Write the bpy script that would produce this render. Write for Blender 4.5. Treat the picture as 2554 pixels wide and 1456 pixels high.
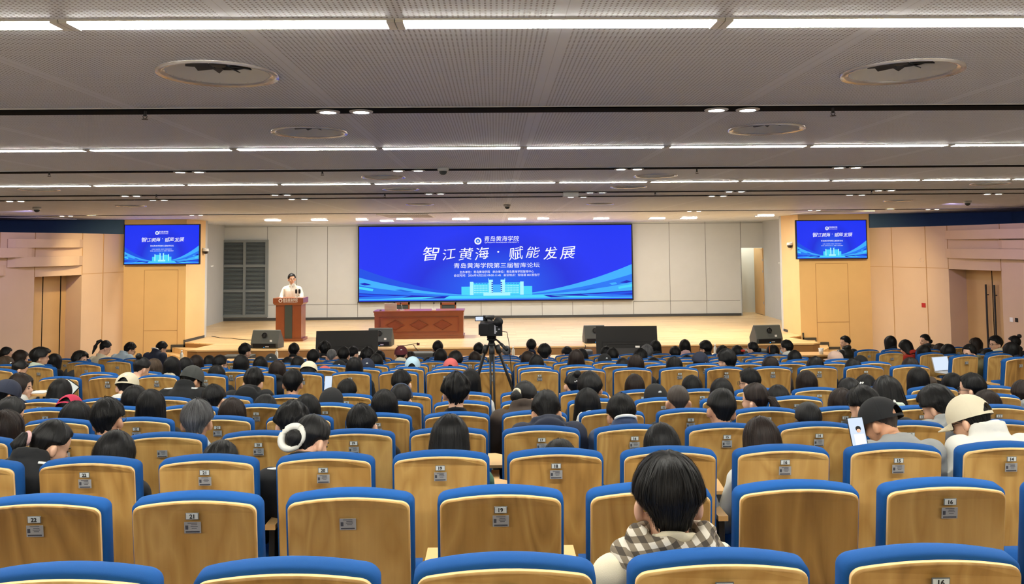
import bpy, bmesh, math, random
from mathutils import Vector, Matrix, noise

for o in list(bpy.data.objects): bpy.data.objects.remove(o)
SC = bpy.context.scene
COL = SC.collection
PI = math.pi
rnd = random.Random(7)

# ------------------------------------------------------------------ camera
# world: X right along the rows, Y towards the stage, Z up, z = 0 the floor in front of the stage
EYE = 3.05                       # eye level of the standing photographer at the back of the raked hall
F = 2000.0                       # focal length in pixels of the 2554 px wide frame
PPX, PPY = 1277.0, 498.0         # principal point: the picture is the lower crop of a taller frame
v = Vector((-41 / F, -(612 - PPY) / F, -1)).normalized()          # hall axis (+Y) seen by the camera
u = Vector((-.0075, 1, 0)); u = (u - v * u.dot(v)).normalized()   # world up seen by the camera
r_ = v.cross(u).normalized()                                       # world +X
CR = Matrix((r_, v, u))          # rows: world axes in camera coordinates -> world = CR @ cam
cam = bpy.data.cameras.new('camera'); cam_o = bpy.data.objects.new('camera', cam); COL.objects.link(cam_o)
cam.sensor_fit = 'HORIZONTAL'; cam.sensor_width = 36; cam.lens = F / 2554 * 36
cam.shift_x = 0.0; cam.shift_y = (PPY - 728) / 2554
cam.clip_start = .05; cam.clip_end = 200
cam_o.matrix_world = Matrix.Translation((0, 0, EYE)) @ CR.to_4x4()
SC.camera = cam_o

def ray(x, y):
    return CR @ Vector(((x - PPX) / F, -(y - PPY) / F, -1))
def at(x, y, Y):                 # the point seen at pixel x, y that stands Y metres down the hall
    d = ray(x, y); return Vector((0, 0, EYE)) + d * (Y / d.y)
def onz(x, y, z):                # the point seen at pixel x, y on the level z
    d = ray(x, y); return Vector((0, 0, EYE)) + d * ((z - EYE) / d.z)

# ------------------------------------------------------------------ world and exposure
w = bpy.data.worlds.new('world'); SC.world = w; w.use_nodes = True
w.node_tree.nodes['Background'].inputs[0].default_value = (.75, .8, .9, 1)
w.node_tree.nodes['Background'].inputs[1].default_value = .05
SC.view_settings.view_transform = 'Standard'; SC.view_settings.look = 'None'
SC.view_settings.gamma = 1; SC.view_settings.use_curve_mapping = False
SC.view_settings.exposure = 0.0
cy = SC.cycles
cy.use_denoising = True
cy.max_bounces = 5; cy.diffuse_bounces = 3; cy.glossy_bounces = 2; cy.transmission_bounces = 3; cy.transparent_max_bounces = 6
cy.sample_clamp_indirect = 4; cy.caustics_reflective = False; cy.caustics_refractive = False
cy.use_adaptive_sampling = True; cy.adaptive_threshold = .12; cy.adaptive_min_samples = 20

CEIL = EYE + .78
STAGE = EYE - 2.535

def lamp(name, kind, loc, energy, color, target=None, size=.3, size_y=None, spot=None, blend=.6):
    l = bpy.data.lights.new(name, kind); l.energy = energy; l.color = color
    if kind == 'AREA':
        l.shape = 'RECTANGLE' if size_y else 'DISK'; l.size = size
        if size_y: l.size_y = size_y
    if kind == 'SPOT':
        l.spot_size = spot; l.spot_blend = blend; l.shadow_soft_size = size
    o = bpy.data.objects.new(name, l); COL.objects.link(o); o.location = loc
    if target is not None:
        o.rotation_euler = (Vector(target) - Vector(loc)).to_track_quat('-Z', 'Y').to_euler()
    return o
STRIP_E = 75.0                   # emission of the linear ceiling lamps
WARM = (1, .80, .48)
# downlights over the stage apron and along its side walls (the violet and front fills are added, without fixtures)
for sx in (-1, 1):
    lamp('stage_downlight', 'SPOT', (sx * 9.3, 18.6, CEIL - .03), 520, (1, .78, .42), (sx * 9.7, 22.4, 1.0), .1, spot=1.7, blend=1)
    lamp('stage_downlight', 'SPOT', (sx * 6.6, 20.6, CEIL - .03), 260, (1, .76, .42), (sx * 7.0, 21.0, 0), .1, spot=2.2, blend=1)
    lamp('wall_washer', 'SPOT', (sx * 9.3, 16.2, CEIL - .03), 230, (.60, .50, 1), (sx * 11.4, 18.6, 2.6), .1, spot=1.5, blend=1)  # added violet fill that tints the upper side walls; no such fixture here
for x_ in (-6, -2, 2, 6):
    lamp('house_downlight', 'AREA', (x_, 17.2, CEIL - .03), 95, (1, .93, .82), (x_, 17.6, 0), .4)  # added fill to brighten the stage front and front row, apart from the track fixtures
    lamp('stage_downlight', 'AREA', (x_, 22.3, CEIL - .03), 118, (1, .955, .87), (x_, 22.6, 0), .5)
    lamp('stage_downlight', 'AREA', (x_, 25.4, CEIL - .03), 70, (1, .98, .95), (x_, 26.6, 0), .5)

# ------------------------------------------------------------------ materials
M = {}
def newmat(name):
    m = bpy.data.materials.new(name); m.use_nodes = True; M[name] = m
    return m, m.node_tree, m.node_tree.nodes['Principled BSDF']
def mat(name, col, rough=.6, metal=0, spec=.5, bump=0, bscale=60, var=0, vscale=4, sheen=0, coat=0):
    m, nt, b = newmat(name)
    b.inputs['Base Color'].default_value = (*col, 1); b.inputs['Roughness'].default_value = rough
    b.inputs['Metallic'].default_value = metal; b.inputs['Specular IOR Level'].default_value = spec
    if sheen: b.inputs['Sheen Weight'].default_value = sheen
    if coat: b.inputs['Coat Weight'].default_value = coat; b.inputs['Coat Roughness'].default_value = .15
    if bump or var:
        tc = nt.nodes.new('ShaderNodeTexCoord')
    if bump:
        n = nt.nodes.new('ShaderNodeTexNoise'); n.inputs['Scale'].default_value = bscale; n.inputs['Detail'].default_value = 3
        bp = nt.nodes.new('ShaderNodeBump'); bp.inputs['Strength'].default_value = bump; bp.inputs['Distance'].default_value = .01
        nt.links.new(tc.outputs['Object'], n.inputs[0]); nt.links.new(n.outputs[0], bp.inputs['Height']); nt.links.new(bp.outputs[0], b.inputs['Normal'])
    if var:
        n2 = nt.nodes.new('ShaderNodeTexNoise'); n2.inputs['Scale'].default_value = vscale; n2.inputs['Detail'].default_value = 4
        mx = nt.nodes.new('ShaderNodeMix'); mx.data_type = 'RGBA'
        mx.inputs[6].default_value = (*[c * (1 - var) for c in col], 1); mx.inputs[7].default_value = (*[min(1, c * (1 + var)) for c in col], 1)
        nt.links.new(tc.outputs['Object'], n2.inputs[0]); nt.links.new(n2.outputs[0], mx.inputs[0]); nt.links.new(mx.outputs[2], b.inputs['Base Color'])
    return m
def emis(name, col, strength):
    m, nt, b = newmat(name)
    b.inputs['Base Color'].default_value = (.01, .01, .01, 1); b.inputs['Specular IOR Level'].default_value = .05
    b.inputs['Emission Color'].default_value = (*col, 1); b.inputs['Emission Strength'].default_value = strength
    return m
def srgb(r, g, b):
    f = lambda c: c / 255 / 12.92 if c / 255 <= .04045 else ((c / 255 + .055) / 1.055) ** 2.4
    return (f(r), f(g), f(b))
def math_(nt, op, a, b=None, c=None):
    n = nt.nodes.new('ShaderNodeMath'); n.operation = op
    for i, val in enumerate((a, b, c)):
        if val is None: continue
        if isinstance(val, (int, float)): n.inputs[i].default_value = val
        else: nt.links.new(val, n.inputs[i])
    return n.outputs[0]
def ramp(nt, fac, stops):
    n = nt.nodes.new('ShaderNodeValToRGB'); e = n.color_ramp.elements
    while len(e) < len(stops): e.new(.5)
    for i, (p, c) in enumerate(stops): e[i].position = p; e[i].color = (*c, 1)
    nt.links.new(fac, n.inputs[0]); return n.outputs[0]

# flat-sawn plywood of the seat backs: arched grain, each back from another spot of the log
m, nt, b = newmat('plywood')
tc = nt.nodes.new('ShaderNodeTexCoord'); oi = nt.nodes.new('ShaderNodeObjectInfo')
vm = nt.nodes.new('ShaderNodeVectorMath'); vm.operation = 'MULTIPLY_ADD'
cmb = nt.nodes.new('ShaderNodeCombineXYZ')
nt.links.new(math_(nt, 'MULTIPLY', oi.outputs['Random'], 37.0), cmb.inputs[0]); nt.links.new(math_(nt, 'MULTIPLY', oi.outputs['Random'], 91.0), cmb.inputs[2])
vm.inputs[1].default_value = (1, 1, .28)
nt.links.new(tc.outputs['Object'], vm.inputs[0]); nt.links.new(cmb.outputs[0], vm.inputs[2])
n1 = nt.nodes.new('ShaderNodeTexNoise'); n1.inputs['Scale'].default_value = 3.2; n1.inputs['Detail'].default_value = 2; n1.inputs['Distortion'].default_value = .6
nt.links.new(vm.outputs[0], n1.inputs[0])
rings = math_(nt, 'FRACT', math_(nt, 'MULTIPLY', n1.outputs[0], 9.0))
tri = math_(nt, 'ABSOLUTE', math_(nt, 'SUBTRACT', math_(nt, 'MULTIPLY', rings, 2.0), 1.0))
n2 = nt.nodes.new('ShaderNodeTexNoise'); n2.inputs['Scale'].default_value = 9; n2.inputs['Detail'].default_value = 5
nt.links.new(vm.outputs[0], n2.inputs[0])
vm2 = nt.nodes.new('ShaderNodeVectorMath'); vm2.operation = 'MULTIPLY'; vm2.inputs[1].default_value = (60, 20, 3.0); nt.links.new(vm.outputs[0], vm2.inputs[0])
n3 = nt.nodes.new('ShaderNodeTexNoise'); n3.inputs['Scale'].default_value = 1.0; n3.inputs['Detail'].default_value = 3; nt.links.new(vm2.outputs[0], n3.inputs[0])
tri = math_(nt, 'ADD', math_(nt, 'MULTIPLY', tri, .7), math_(nt, 'MULTIPLY', n3.outputs[0], .55))
fac = math_(nt, 'ADD', math_(nt, 'MULTIPLY', tri, .36), math_(nt, 'ADD', math_(nt, 'MULTIPLY', n2.outputs[0], .5), math_(nt, 'MULTIPLY', oi.outputs['Random'], .30)))
cr = ramp(nt, fac, [(.30, srgb(140, 102, 52)), (.58, srgb(180, 138, 74)), (.9, srgb(206, 167, 100))])
nt.links.new(cr, b.inputs['Base Color']); b.inputs['Roughness'].default_value = .42
b.inputs['Coat Weight'].default_value = .15

# boarded floor of the stage: narrow planks running across it
m, nt, b = newmat('stage_boards')
tc = nt.nodes.new('ShaderNodeTexCoord'); mp = nt.nodes.new('ShaderNodeMapping'); nt.links.new(tc.outputs['Object'], mp.inputs[0])
br = nt.nodes.new('ShaderNodeTexBrick'); br.inputs['Scale'].default_value = 1; br.inputs['Brick Width'].default_value = .9; br.inputs['Row Height'].default_value = .09
br.inputs['Mortar Size'].default_value = .0015; br.offset = .37; br.squash = 1
br.inputs['Color1'].default_value = (*srgb(236, 206, 158), 1); br.inputs['Color2'].default_value = (*srgb(214, 178, 126), 1); br.inputs['Mortar'].default_value = (*srgb(150, 105, 60), 1)
nt.links.new(mp.outputs[0], br.inputs[0]); nt.links.new(br.outputs[0], b.inputs['Base Color']); b.inputs['Roughness'].default_value = .33
# upright boards of its front
m, nt, b = newmat('stage_front_boards')
tc = nt.nodes.new('ShaderNodeTexCoord'); mp = nt.nodes.new('ShaderNodeMapping'); nt.links.new(tc.outputs['Object'], mp.inputs[0]); mp.inputs[3].default_value = (1, .0, 0)
br = nt.nodes.new('ShaderNodeTexBrick'); br.inputs['Scale'].default_value = 1; br.inputs['Brick Width'].default_value = .17; br.inputs['Row Height'].default_value = 9
br.inputs['Mortar Size'].default_value = .001; br.inputs['Color1'].default_value = (*srgb(214, 170, 108), 1); br.inputs['Color2'].default_value = (*srgb(190, 143, 84), 1); br.inputs['Mortar'].default_value = (*srgb(150, 108, 60), 1)
nt.links.new(mp.outputs[0], br.inputs[0]); nt.links.new(br.outputs[0], b.inputs['Base Color']); b.inputs['Roughness'].default_value = .45

# perforated metal ceiling with plain seams
m, nt, b = newmat('perforated_ceiling')
tc = nt.nodes.new('ShaderNodeTexCoord'); sp = nt.nodes.new('ShaderNodeSeparateXYZ'); nt.links.new(tc.outputs['Object'], sp.inputs[0])
P_ = .0187
fx = math_(nt, 'SUBTRACT', math_(nt, 'FRACT', math_(nt, 'DIVIDE', sp.outputs[0], P_)), .5)
fy = math_(nt, 'SUBTRACT', math_(nt, 'FRACT', math_(nt, 'DIVIDE', sp.outputs[1], P_)), .5)
rr = math_(nt, 'ADD', math_(nt, 'MULTIPLY', fx, fx), math_(nt, 'MULTIPLY', fy, fy))
hole = math_(nt, 'LESS_THAN', rr, .046)
sx_ = math_(nt, 'ABSOLUTE', math_(nt, 'SUBTRACT', math_(nt, 'FRACT', math_(nt, 'ADD', math_(nt, 'DIVIDE', math_(nt, 'SUBTRACT', sp.outputs[0], .245), 1.135), 100.5)), .5))
notseam = math_(nt, 'GREATER_THAN', sx_, .03)
line = math_(nt, 'LESS_THAN', sx_, .0016)
hf = math_(nt, 'MULTIPLY', hole, notseam)
mx = nt.nodes.new('ShaderNodeMix'); mx.data_type = 'RGBA'
mx.inputs[6].default_value = (.80, .845, .91, 1); mx.inputs[7].default_value = (.16, .16, .165, 1)
nt.links.new(math_(nt, 'MAXIMUM', hf, math_(nt, 'MULTIPLY', line, .3)), mx.inputs[0]); nt.links.new(mx.outputs[2], b.inputs['Base Color']); b.inputs['Roughness'].default_value = .5

# felt-covered grey wall panels behind the stage
mat('grey_panel', srgb(196, 197, 192), .9, var=.04, vscale=3, bump=.05, bscale=300)
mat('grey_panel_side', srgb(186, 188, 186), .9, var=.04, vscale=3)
mat('tan_panel', srgb(218, 184, 132), .7, var=.06, vscale=2.2, bump=.04, bscale=200)
mat('pink_tan_panel', srgb(208, 180, 150), .7, var=.05, vscale=2.2, bump=.04, bscale=200)
mat('door_tan', srgb(196, 160, 110), .6, var=.08, vscale=3)
mat('blue_wall', srgb(58, 88, 122), .8, var=.06)
mat('white_wall', srgb(225, 224, 214), .8)
mat('joint', srgb(120, 118, 112), .9)
mat('tan_joint', srgb(184, 146, 102), .9)
mat('black', (.006, .006, .007), .5, spec=.3)
mat('gap_black', (.004, .004, .004), .9, spec=.1)
mat('black_plastic', (.009, .0095, .010), .5, spec=.3, bump=.1, bscale=400)
mat('grille_black', (.035, .038, .04), .6, bump=.3, bscale=500)
mat('speaker_grey', (.060, .068, .066), .55, bump=.3, bscale=500)
mat('skirting', srgb(62, 62, 60), .6)
mat('louvre_grey', srgb(118, 124, 124), .5)
mat('carpet', srgb(70, 60, 55), .95, var=.2, vscale=30)
mat('aisle_floor', srgb(150, 136, 118), .8, var=.15, vscale=8)
mat('seat_blue', srgb(20, 82, 150), .8, bump=.12, bscale=700, var=.05, vscale=6, spec=.25)
mat('edge_wood', srgb(240, 200, 140), .4, var=.06, vscale=12)
mat('arm_wood', srgb(222, 176, 112), .4, var=.08, vscale=9)
mat('metal_dark', (.03, .03, .032), .45, metal=.3)
mat('chrome', (.75, .77, .8), .12, metal=1)
mat('rim_silver', (.8, .8, .82), .18, metal=.55)
mat('duct_dark', (.05, .05, .052), .6)
mat('plate_white', srgb(214, 222, 222), .35)
mat('plate_frame', srgb(120, 128, 134), .4, metal=.4)
mat('plate_digit', (.012, .012, .014), .6)
mat('sticker_silver', srgb(176, 182, 188), .32, metal=.35)
mat('sticker_ink', srgb(70, 74, 84), .6)
mat('red_wood', srgb(130, 68, 32), .35, var=.16, vscale=5, coat=.3)
mat('red_wood_dark', srgb(118, 52, 22), .35, var=.2, vscale=9, coat=.3)
mat('leather_dark', srgb(52, 62, 58), .5)
mat('white_plastic', srgb(232, 232, 228), .4)
mat('red_plastic', srgb(170, 20, 24), .4)
mat('lens_black', (.006, .006, .01), .08)
mat('silver_laptop', srgb(206, 200, 190), .35, metal=.3)
mat('paper', srgb(240, 240, 236), .8)
mat('lamp_white', srgb(238, 238, 232), .5)
emis('strip_glow', (1, .975, .88), STRIP_E)
emis('down_glow', (1, .93, .80), 30)
emis('stage_panel_glow', (1, .95, .88), 30)
emis('screen_text', (1, 1, 1), 1.0)
emis('laptop_glow', (.72, .83, 1), 1.0)

# ------------------------------------------------------------------ helpers
def tag(o, label=None, cat=None, group=None, kind=None):
    if label: o['label'] = label
    if cat: o['category'] = cat
    if group: o['group'] = group
    if kind: o['kind'] = kind
    return o
def thing(name, label, cat, loc=(0, 0, 0), rz=0, group=None):
    o = bpy.data.objects.new(name, None); COL.objects.link(o)
    o.empty_display_size = .2; o.location = loc; o.rotation_euler = (0, 0, rz)
    return tag(o, label, cat, group)
def mesh(name, bm, mats, smooth=False):
    me = bpy.data.meshes.new(name); bm.normal_update(); bm.to_mesh(me); bm.free()
    for m_ in (mats if isinstance(mats, (list, tuple)) else [mats]): me.materials.append(M[m_] if isinstance(m_, str) else m_)
    if smooth:
        for p in me.polygons: p.use_smooth = True
    return me
def put(name, me, parent=None, loc=None, rot=None):
    o = bpy.data.objects.new(name, me); COL.objects.link(o)
    if parent: o.parent = parent
    if loc is not None: o.location = loc
    if rot is not None: o.rotation_euler = rot
    return o
def obj(name, bm, mats, parent=None, smooth=False, loc=None, rot=None):
    return put(name, mesh(name, bm, mats, smooth), parent, loc, rot)
def struct(name, bm, mats, smooth=False):
    return tag(obj(name, bm, mats, None, smooth), kind='structure')
def B(): return bmesh.new()
def box(bm, x0, x1, y0, y1, z0, z1, mi=0, mx=None):
    vs = [bm.verts.new((x, y, z)) for x in (x0, x1) for y in (y0, y1) for z in (z0, z1)]
    fs = [(0, 1, 3, 2), (4, 6, 7, 5), (0, 4, 5, 1), (2, 3, 7, 6), (0, 2, 6, 4), (1, 5, 7, 3)]
    out = []
    for f in fs:
        fc = bm.faces.new([vs[i] for i in f]); fc.material_index = mi; out.append(fc)
    if mx is not None:
        for q in vs: q.co = mx @ q.co
    return vs
def cbox(bm, c, s, mi=0, mx=None):
    return box(bm, c[0] - s[0] / 2, c[0] + s[0] / 2, c[1] - s[1] / 2, c[1] + s[1] / 2, c[2] - s[2] / 2, c[2] + s[2] / 2, mi, mx)
def prism(bm, pts, z0, z1, mi=0, mi_side=None):
    """upright prism over a plan polygon (counter-clockwise seen from above)"""
    lo = [bm.verts.new((p[0], p[1], z0)) for p in pts]; hi = [bm.verts.new((p[0], p[1], z1)) for p in pts]
    bm.faces.new(hi).material_index = mi; bm.faces.new(lo[::-1]).material_index = mi
    for i in range(len(pts)):
        j = (i + 1) % len(pts); bm.faces.new((lo[i], lo[j], hi[j], hi[i])).material_index = mi if mi_side is None else mi_side
def poly(bm, pts, mi=0, th=None, n=None):
    """flat polygon from 3D points; th extrudes it along -n"""
    a = [bm.verts.new(p) for p in pts]
    f = bm.faces.new(a); f.material_index = mi
    if th:
        n = Vector(n)
        b_ = [bm.verts.new(Vector(p) - n * th) for p in pts]
        bm.faces.new(b_[::-1]).material_index = mi
        for i in range(len(a)):
            j = (i + 1) % len(a); bm.faces.new((a[j], a[i], b_[i], b_[j])).material_index = mi
def tube(bm, pts, rad, n=10, mi=0, cap=True, sx=1.0):
    """round tube along pts; rad number or one per point"""
    pts = [Vector(p) for p in pts]; rings = []
    rads = rad if isinstance(rad, (list, tuple)) else [rad] * len(pts)
    up = Vector((0, 0, 1))
    for i, p in enumerate(pts):
        t = (pts[min(i + 1, len(pts) - 1)] - pts[max(i - 1, 0)]).normalized()
        a = t.cross(up)
        if a.length < 1e-3: a = t.cross(Vector((0, 1, 0)))
        a.normalize(); b_ = a.cross(t).normalized()
        rings.append([bm.verts.new(p + (a * math.cos(k * 2 * PI / n) * sx + b_ * math.sin(k * 2 * PI / n)) * rads[i]) for k in range(n)])
    for r1, r2 in zip(rings, rings[1:]):
        for k in range(n):
            j = (k + 1) % n; bm.faces.new((r1[k], r1[j], r2[j], r2[k])).material_index = mi
    if cap:
        bm.faces.new(rings[0][::-1]).material_index = mi; bm.faces.new(rings[-1]).material_index = mi
def lathe(bm, prof, c=(0, 0, 0), n=32, mi=0, sy=1.0):
    """prof: list of (radius, z)"""
    rings = []
    for r, z in prof:
        rings.append([bm.verts.new((c[0] + r * math.cos(k * 2 * PI / n), c[1] + r * sy * math.sin(k * 2 * PI / n), c[2] + z)) for k in range(n)] if r > 1e-6 else [bm.verts.new((c[0], c[1], c[2] + z))])
    for a, b_ in zip(rings, rings[1:]):
        for k in range(n):
            j = (k + 1) % n
            if len(a) == 1 and len(b_) == 1: continue
            if len(a) == 1: f = bm.faces.new((a[0], b_[j], b_[k]))
            elif len(b_) == 1: f = bm.faces.new((a[k], a[j], b_[0]))
            else: f = bm.faces.new((a[k], a[j], b_[j], b_[k]))
            f.material_index = mi
def loft(bm, rings, mi=0, cap=True, closed=True, mis=None):
    vs = [[bm.verts.new(p) for p in r] for r in rings]
    n = len(vs[0])
    for q, (a, b_) in enumerate(zip(vs, vs[1:])):
        for k in range(n if closed else n - 1):
            j = (k + 1) % n; bm.faces.new((a[k], a[j], b_[j], b_[k])).material_index = mis[q] if mis else mi
    if cap:
        bm.faces.new(vs[0][::-1]).material_index = mis[0] if mis else mi; bm.faces.new(vs[-1]).material_index = mis[-1] if mis else mi
    return vs
def bevel(bm, w_, seg=2, ang=.5):
    es = [e for e in bm.edges if len(e.link_faces) == 2 and e.calc_face_angle(0) > ang]
    if es: bmesh.ops.bevel(bm, geom=es, offset=w_, segments=seg, affect='EDGES', profile=.6)
def fixn(bm): bmesh.ops.recalc_face_normals(bm, faces=bm.faces[:])
_tc = {}
BENCH = bpy.data.scenes.new('bench')     # an empty scene on which single meshes are evaluated
def bake_mesh(o):
    BENCH.collection.objects.link(o)
    with bpy.context.temp_override(scene=BENCH, view_layer=BENCH.view_layers[0]):
        BENCH.view_layers[0].update()
        dg = bpy.context.evaluated_depsgraph_get()
        me = bpy.data.meshes.new_from_object(o.evaluated_get(dg))
    bpy.data.objects.remove(o)
    return me
def textmesh(body, size, spacing=1.0, shear=0.0, bold=0.0, extrude=.0008, align='CENTER', sx=1.0):
    key = (body, size, spacing, shear, bold, sx)
    if key in _tc: return _tc[key].copy()
    c = bpy.data.curves.new('lettering', 'FONT'); c.body = body; c.size = size; c.align_x = align; c.align_y = 'CENTER'
    c.space_character = spacing; c.shear = shear; c.offset = bold; c.extrude = extrude; c.resolution_u = 3
    me = bake_mesh(bpy.data.objects.new('t', c)); bpy.data.curves.remove(c)
    # stand it up: text plane XY -> XZ, facing -Y
    for q in me.vertices: q.co = Vector((q.co.x * sx, -q.co.z, q.co.y))
    _tc[key] = me
    return me.copy()
def add_text(bm, body, size, loc, mi=0, width=None, **k):
    me = textmesh(body, size, **k)
    xs = [q.co.x for q in me.vertices]
    s = (width / (max(xs) - min(xs))) if width and xs else 1
    cx = (max(xs) + min(xs)) / 2 if xs else 0
    n0 = len(bm.verts); f0 = len(bm.faces)
    bm.from_mesh(me); bm.verts.ensure_lookup_table(); bm.faces.ensure_lookup_table()
    for q in bm.verts[n0:]: q.co = Vector(((q.co.x - cx) * s + loc[0], q.co.y + loc[1], q.co.z + loc[2]))
    for f in bm.faces[f0:]: f.material_index = mi
    bpy.data.meshes.remove(me)

# ------------------------------------------------------------------ the hall
# rows of seats: distance down the hall and level of the floor they stand on (seat back tops 1.0 m above it)
SEAT_H = 1.0
ROWS = {}
for i, k in enumerate('ABCDEFG'): ROWS[k] = (2.09 + .93 * i, EYE - (.803 + .097 * i) - SEAT_H)
for i, k in enumerate('HIJKLM'): ROWS[k] = (9.65 + .93 * i, EYE - (1.481 + .093 * i) - SEAT_H)
def row_y(k, X): return ROWS[k][0] + .012 * X - .003 * X * X
steps = [(-6.0, EYE - 1.70)]
for k in 'ABCDEFGHIJKLM': steps.append((ROWS[k][0] - .42, ROWS[k][1]))
steps.append((15.6, 0.0)); YEND = 30.0
bm = B()
prof = []
for i, (y_, z_) in enumerate(steps):
    y2 = steps[i + 1][0] if i + 1 < len(steps) else YEND
    prof += [(y_, z_), (y2, z_)]
for (ya, za), (yb, zb) in zip(prof, prof[1:]):
    poly(bm, [(-14, ya, za), (14, ya, za), (14, yb, zb), (-14, yb, zb)])
fixn(bm); struct('floor', bm, 'aisle_floor')
def floor_z(Y):
    z_ = steps[0][1]
    for y_, zz in steps:
        if Y >= y_: z_ = zz
    return z_

# ceiling: perforated bays between the tracks
def cy_at(y): return .78 * F / (612 - y)

# black tracks let into it, with their little paired downlights
def track(yc, wid, name_lab):
    t = thing('ceiling_track', name_lab, 'ceiling track', (0, yc, CEIL))
    bm = B(); box(bm, -13.4, 13.4, -wid / 2, wid / 2, -.012, .004); obj('channel', bm, 'gap_black', t)
    bm = B()
    for s in (-1, 1): box(bm, -13.4, 13.4, s * (wid / 2 + .004) - .003, s * (wid / 2 + .004) + .003, -.006, .004)
    obj('edge_trim', bm, 'lamp_white', t)
    return t
TR = [(267, .15, 'wide black slot track across the ceiling nearest the camera'),
      (418.5, .16, 'second black slot track across the ceiling, before the third light line'),
      (478, .2, 'third black slot track across the ceiling, just past the last light line'),
      (489, .14, 'fourth black slot track, close behind the third one'),
      (527.5, .2, 'black slot track across the ceiling nearest the stage')]
for y_, w_, l_ in TR: track(cy_at(y_ + 1.5), w_, l_)
bm = B(); lathe(bm, [(0, -.022), (.03, -.022), (.034, -.016), (.045, -.014), (.045, .0)], n=20); fixn(bm)
for f in bm.faces:
    if all((q.co.xy.length < .031 and q.co.z < -.02) for q in f.verts): f.material_index = 1
dl_me = mesh('downlight', bm, ['lamp_white', 'down_glow'], True)
DL = [(813, 267), (897, 267), (1795, 261), (1874, 261), (449, 424), (493, 423), (996, 423), (1045, 422), (1545, 419), (1586, 418.5), (2084, 415), (2127, 414.5),
      (288, 481.5), (319, 481.5), (677, 480), (709, 480), (1068, 478), (1098, 478), (1472, 476), (1502, 476), (1824, 472.5), (1856, 472), (2205, 469), (2235, 469),
      (3, 496), (34, 496), (368, 493.5), (398, 493.5), (724, 492), (757, 492), (1423, 488), (1454, 488), (1773, 485.5), (1803, 485), (2122, 482), (2151, 482), (2466, 479.5), (2497, 479),
      (113, 533), (138, 533), (441, 529.5), (466, 529.5), (1731, 521.5), (1757, 521), (2045, 518.5), (2069, 518), (2361, 515), (2388, 514.5)]
for i, (x_, y_) in enumerate(DL):
    p = onz(x_, y_ + 1.5, CEIL)
    tr = sorted(TR, key=lambda t: abs(cy_at(t[0] + 1.5) - p.y))[0]
    o = put('downlight', dl_me, None, (p.x, cy_at(tr[0] + 1.5), CEIL - .012)); o.scale = (1.5, 1.5, .35)
    tag(o, 'small round recessed downlight, %s from the left in the %s ceiling track' % (
        ['first', 'second', 'third', 'fourth', 'fifth', 'sixth', 'seventh', 'eighth', 'ninth', 'tenth', 'eleventh', 'twelfth', 'thirteenth', 'fourteenth'][sum(1 for q in DL[:i] if min(TR, key=lambda t: abs(cy_at(t[0] + 1.5) - onz(q[0], q[1] + 1.5, CEIL).y)) is tr)],
        {267: 'nearest', 418.5: 'second', 478: 'third', 489: 'fourth', 527.5: 'farthest'}[tr[0]]), 'downlight', 'paired downlights in the ceiling tracks')

# linear lamps: three visible lines and an unseen rear line added to light the near rows
ORD = ['first', 'second', 'third', 'fourth', 'fifth', 'sixth', 'seventh', 'eighth', 'ninth', 'tenth', 'eleventh', 'twelfth', 'thirteenth', 'fourteenth', 'fifteenth', 'sixteenth', 'seventeenth', 'eighteenth', 'nineteenth', 'twentieth', 'twenty-first', 'twenty-second', 'twenty-third', 'twenty-fourth', 'twenty-fifth', 'twenty-sixth', 'twenty-seventh', 'twenty-eighth', 'twenty-ninth', 'thirtieth']
LP = 1.142
bm = B(); box(bm, -.541, .541, -.044, .044, -.009, -.002); sg = mesh('diffuser', bm, 'strip_glow')
bm = B()
for s in (-1, 1): box(bm, -LP / 2 + .002, LP / 2 - .002, s * .050 - .004, s * .050 + .004, -.006, .004)
for s in (-1, 1): box(bm, min(s * .542, s * (LP / 2 - .002)), max(s * .542, s * (LP / 2 - .002)), -.05, .05, -.012, .004)
sh = mesh('housing', bm, 'lamp_white')
for y_, off, rng, lab in ((49, .23, (-2, 2), 'nearest'), (366.5, .80, (-6, 5), 'middle'), (455, .20, (-8, 7), 'farthest'), (None, .23, (-8, 8), 'rear')):
    Y_ = cy_at(y_) if y_ else -.85
    ks = [k for k in range(rng[0] - 3, rng[1] + 4)]
    vis = 0
    for k in ks:
        X_ = off + LP * k
        if abs(X_) > 12: continue
        xpx = 1236 + X_ / Y_ * F if Y_ > 0 else 0
        seen = Y_ > 0 and xpx > -LP / 2 * F / Y_ and xpx < 2554 + LP / 2 * F / Y_
        if Y_ > 0 and not seen and abs(X_) > 9: continue
        if seen: vis += 1
        lb = ('linear white ceiling lamp, %s from the left in the %s light line' % (ORD[vis - 1], lab)) if seen else 'linear white ceiling lamp out of the picture, %s line, %s place' % (lab, ORD[ks.index(k)])
        t = thing('ceiling_light', lb, 'ceiling light', (X_, Y_, CEIL), 0, 'linear lamps of the %s light line' % lab)
        put('diffuser', sg, t); put('housing', sh, t)

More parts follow.
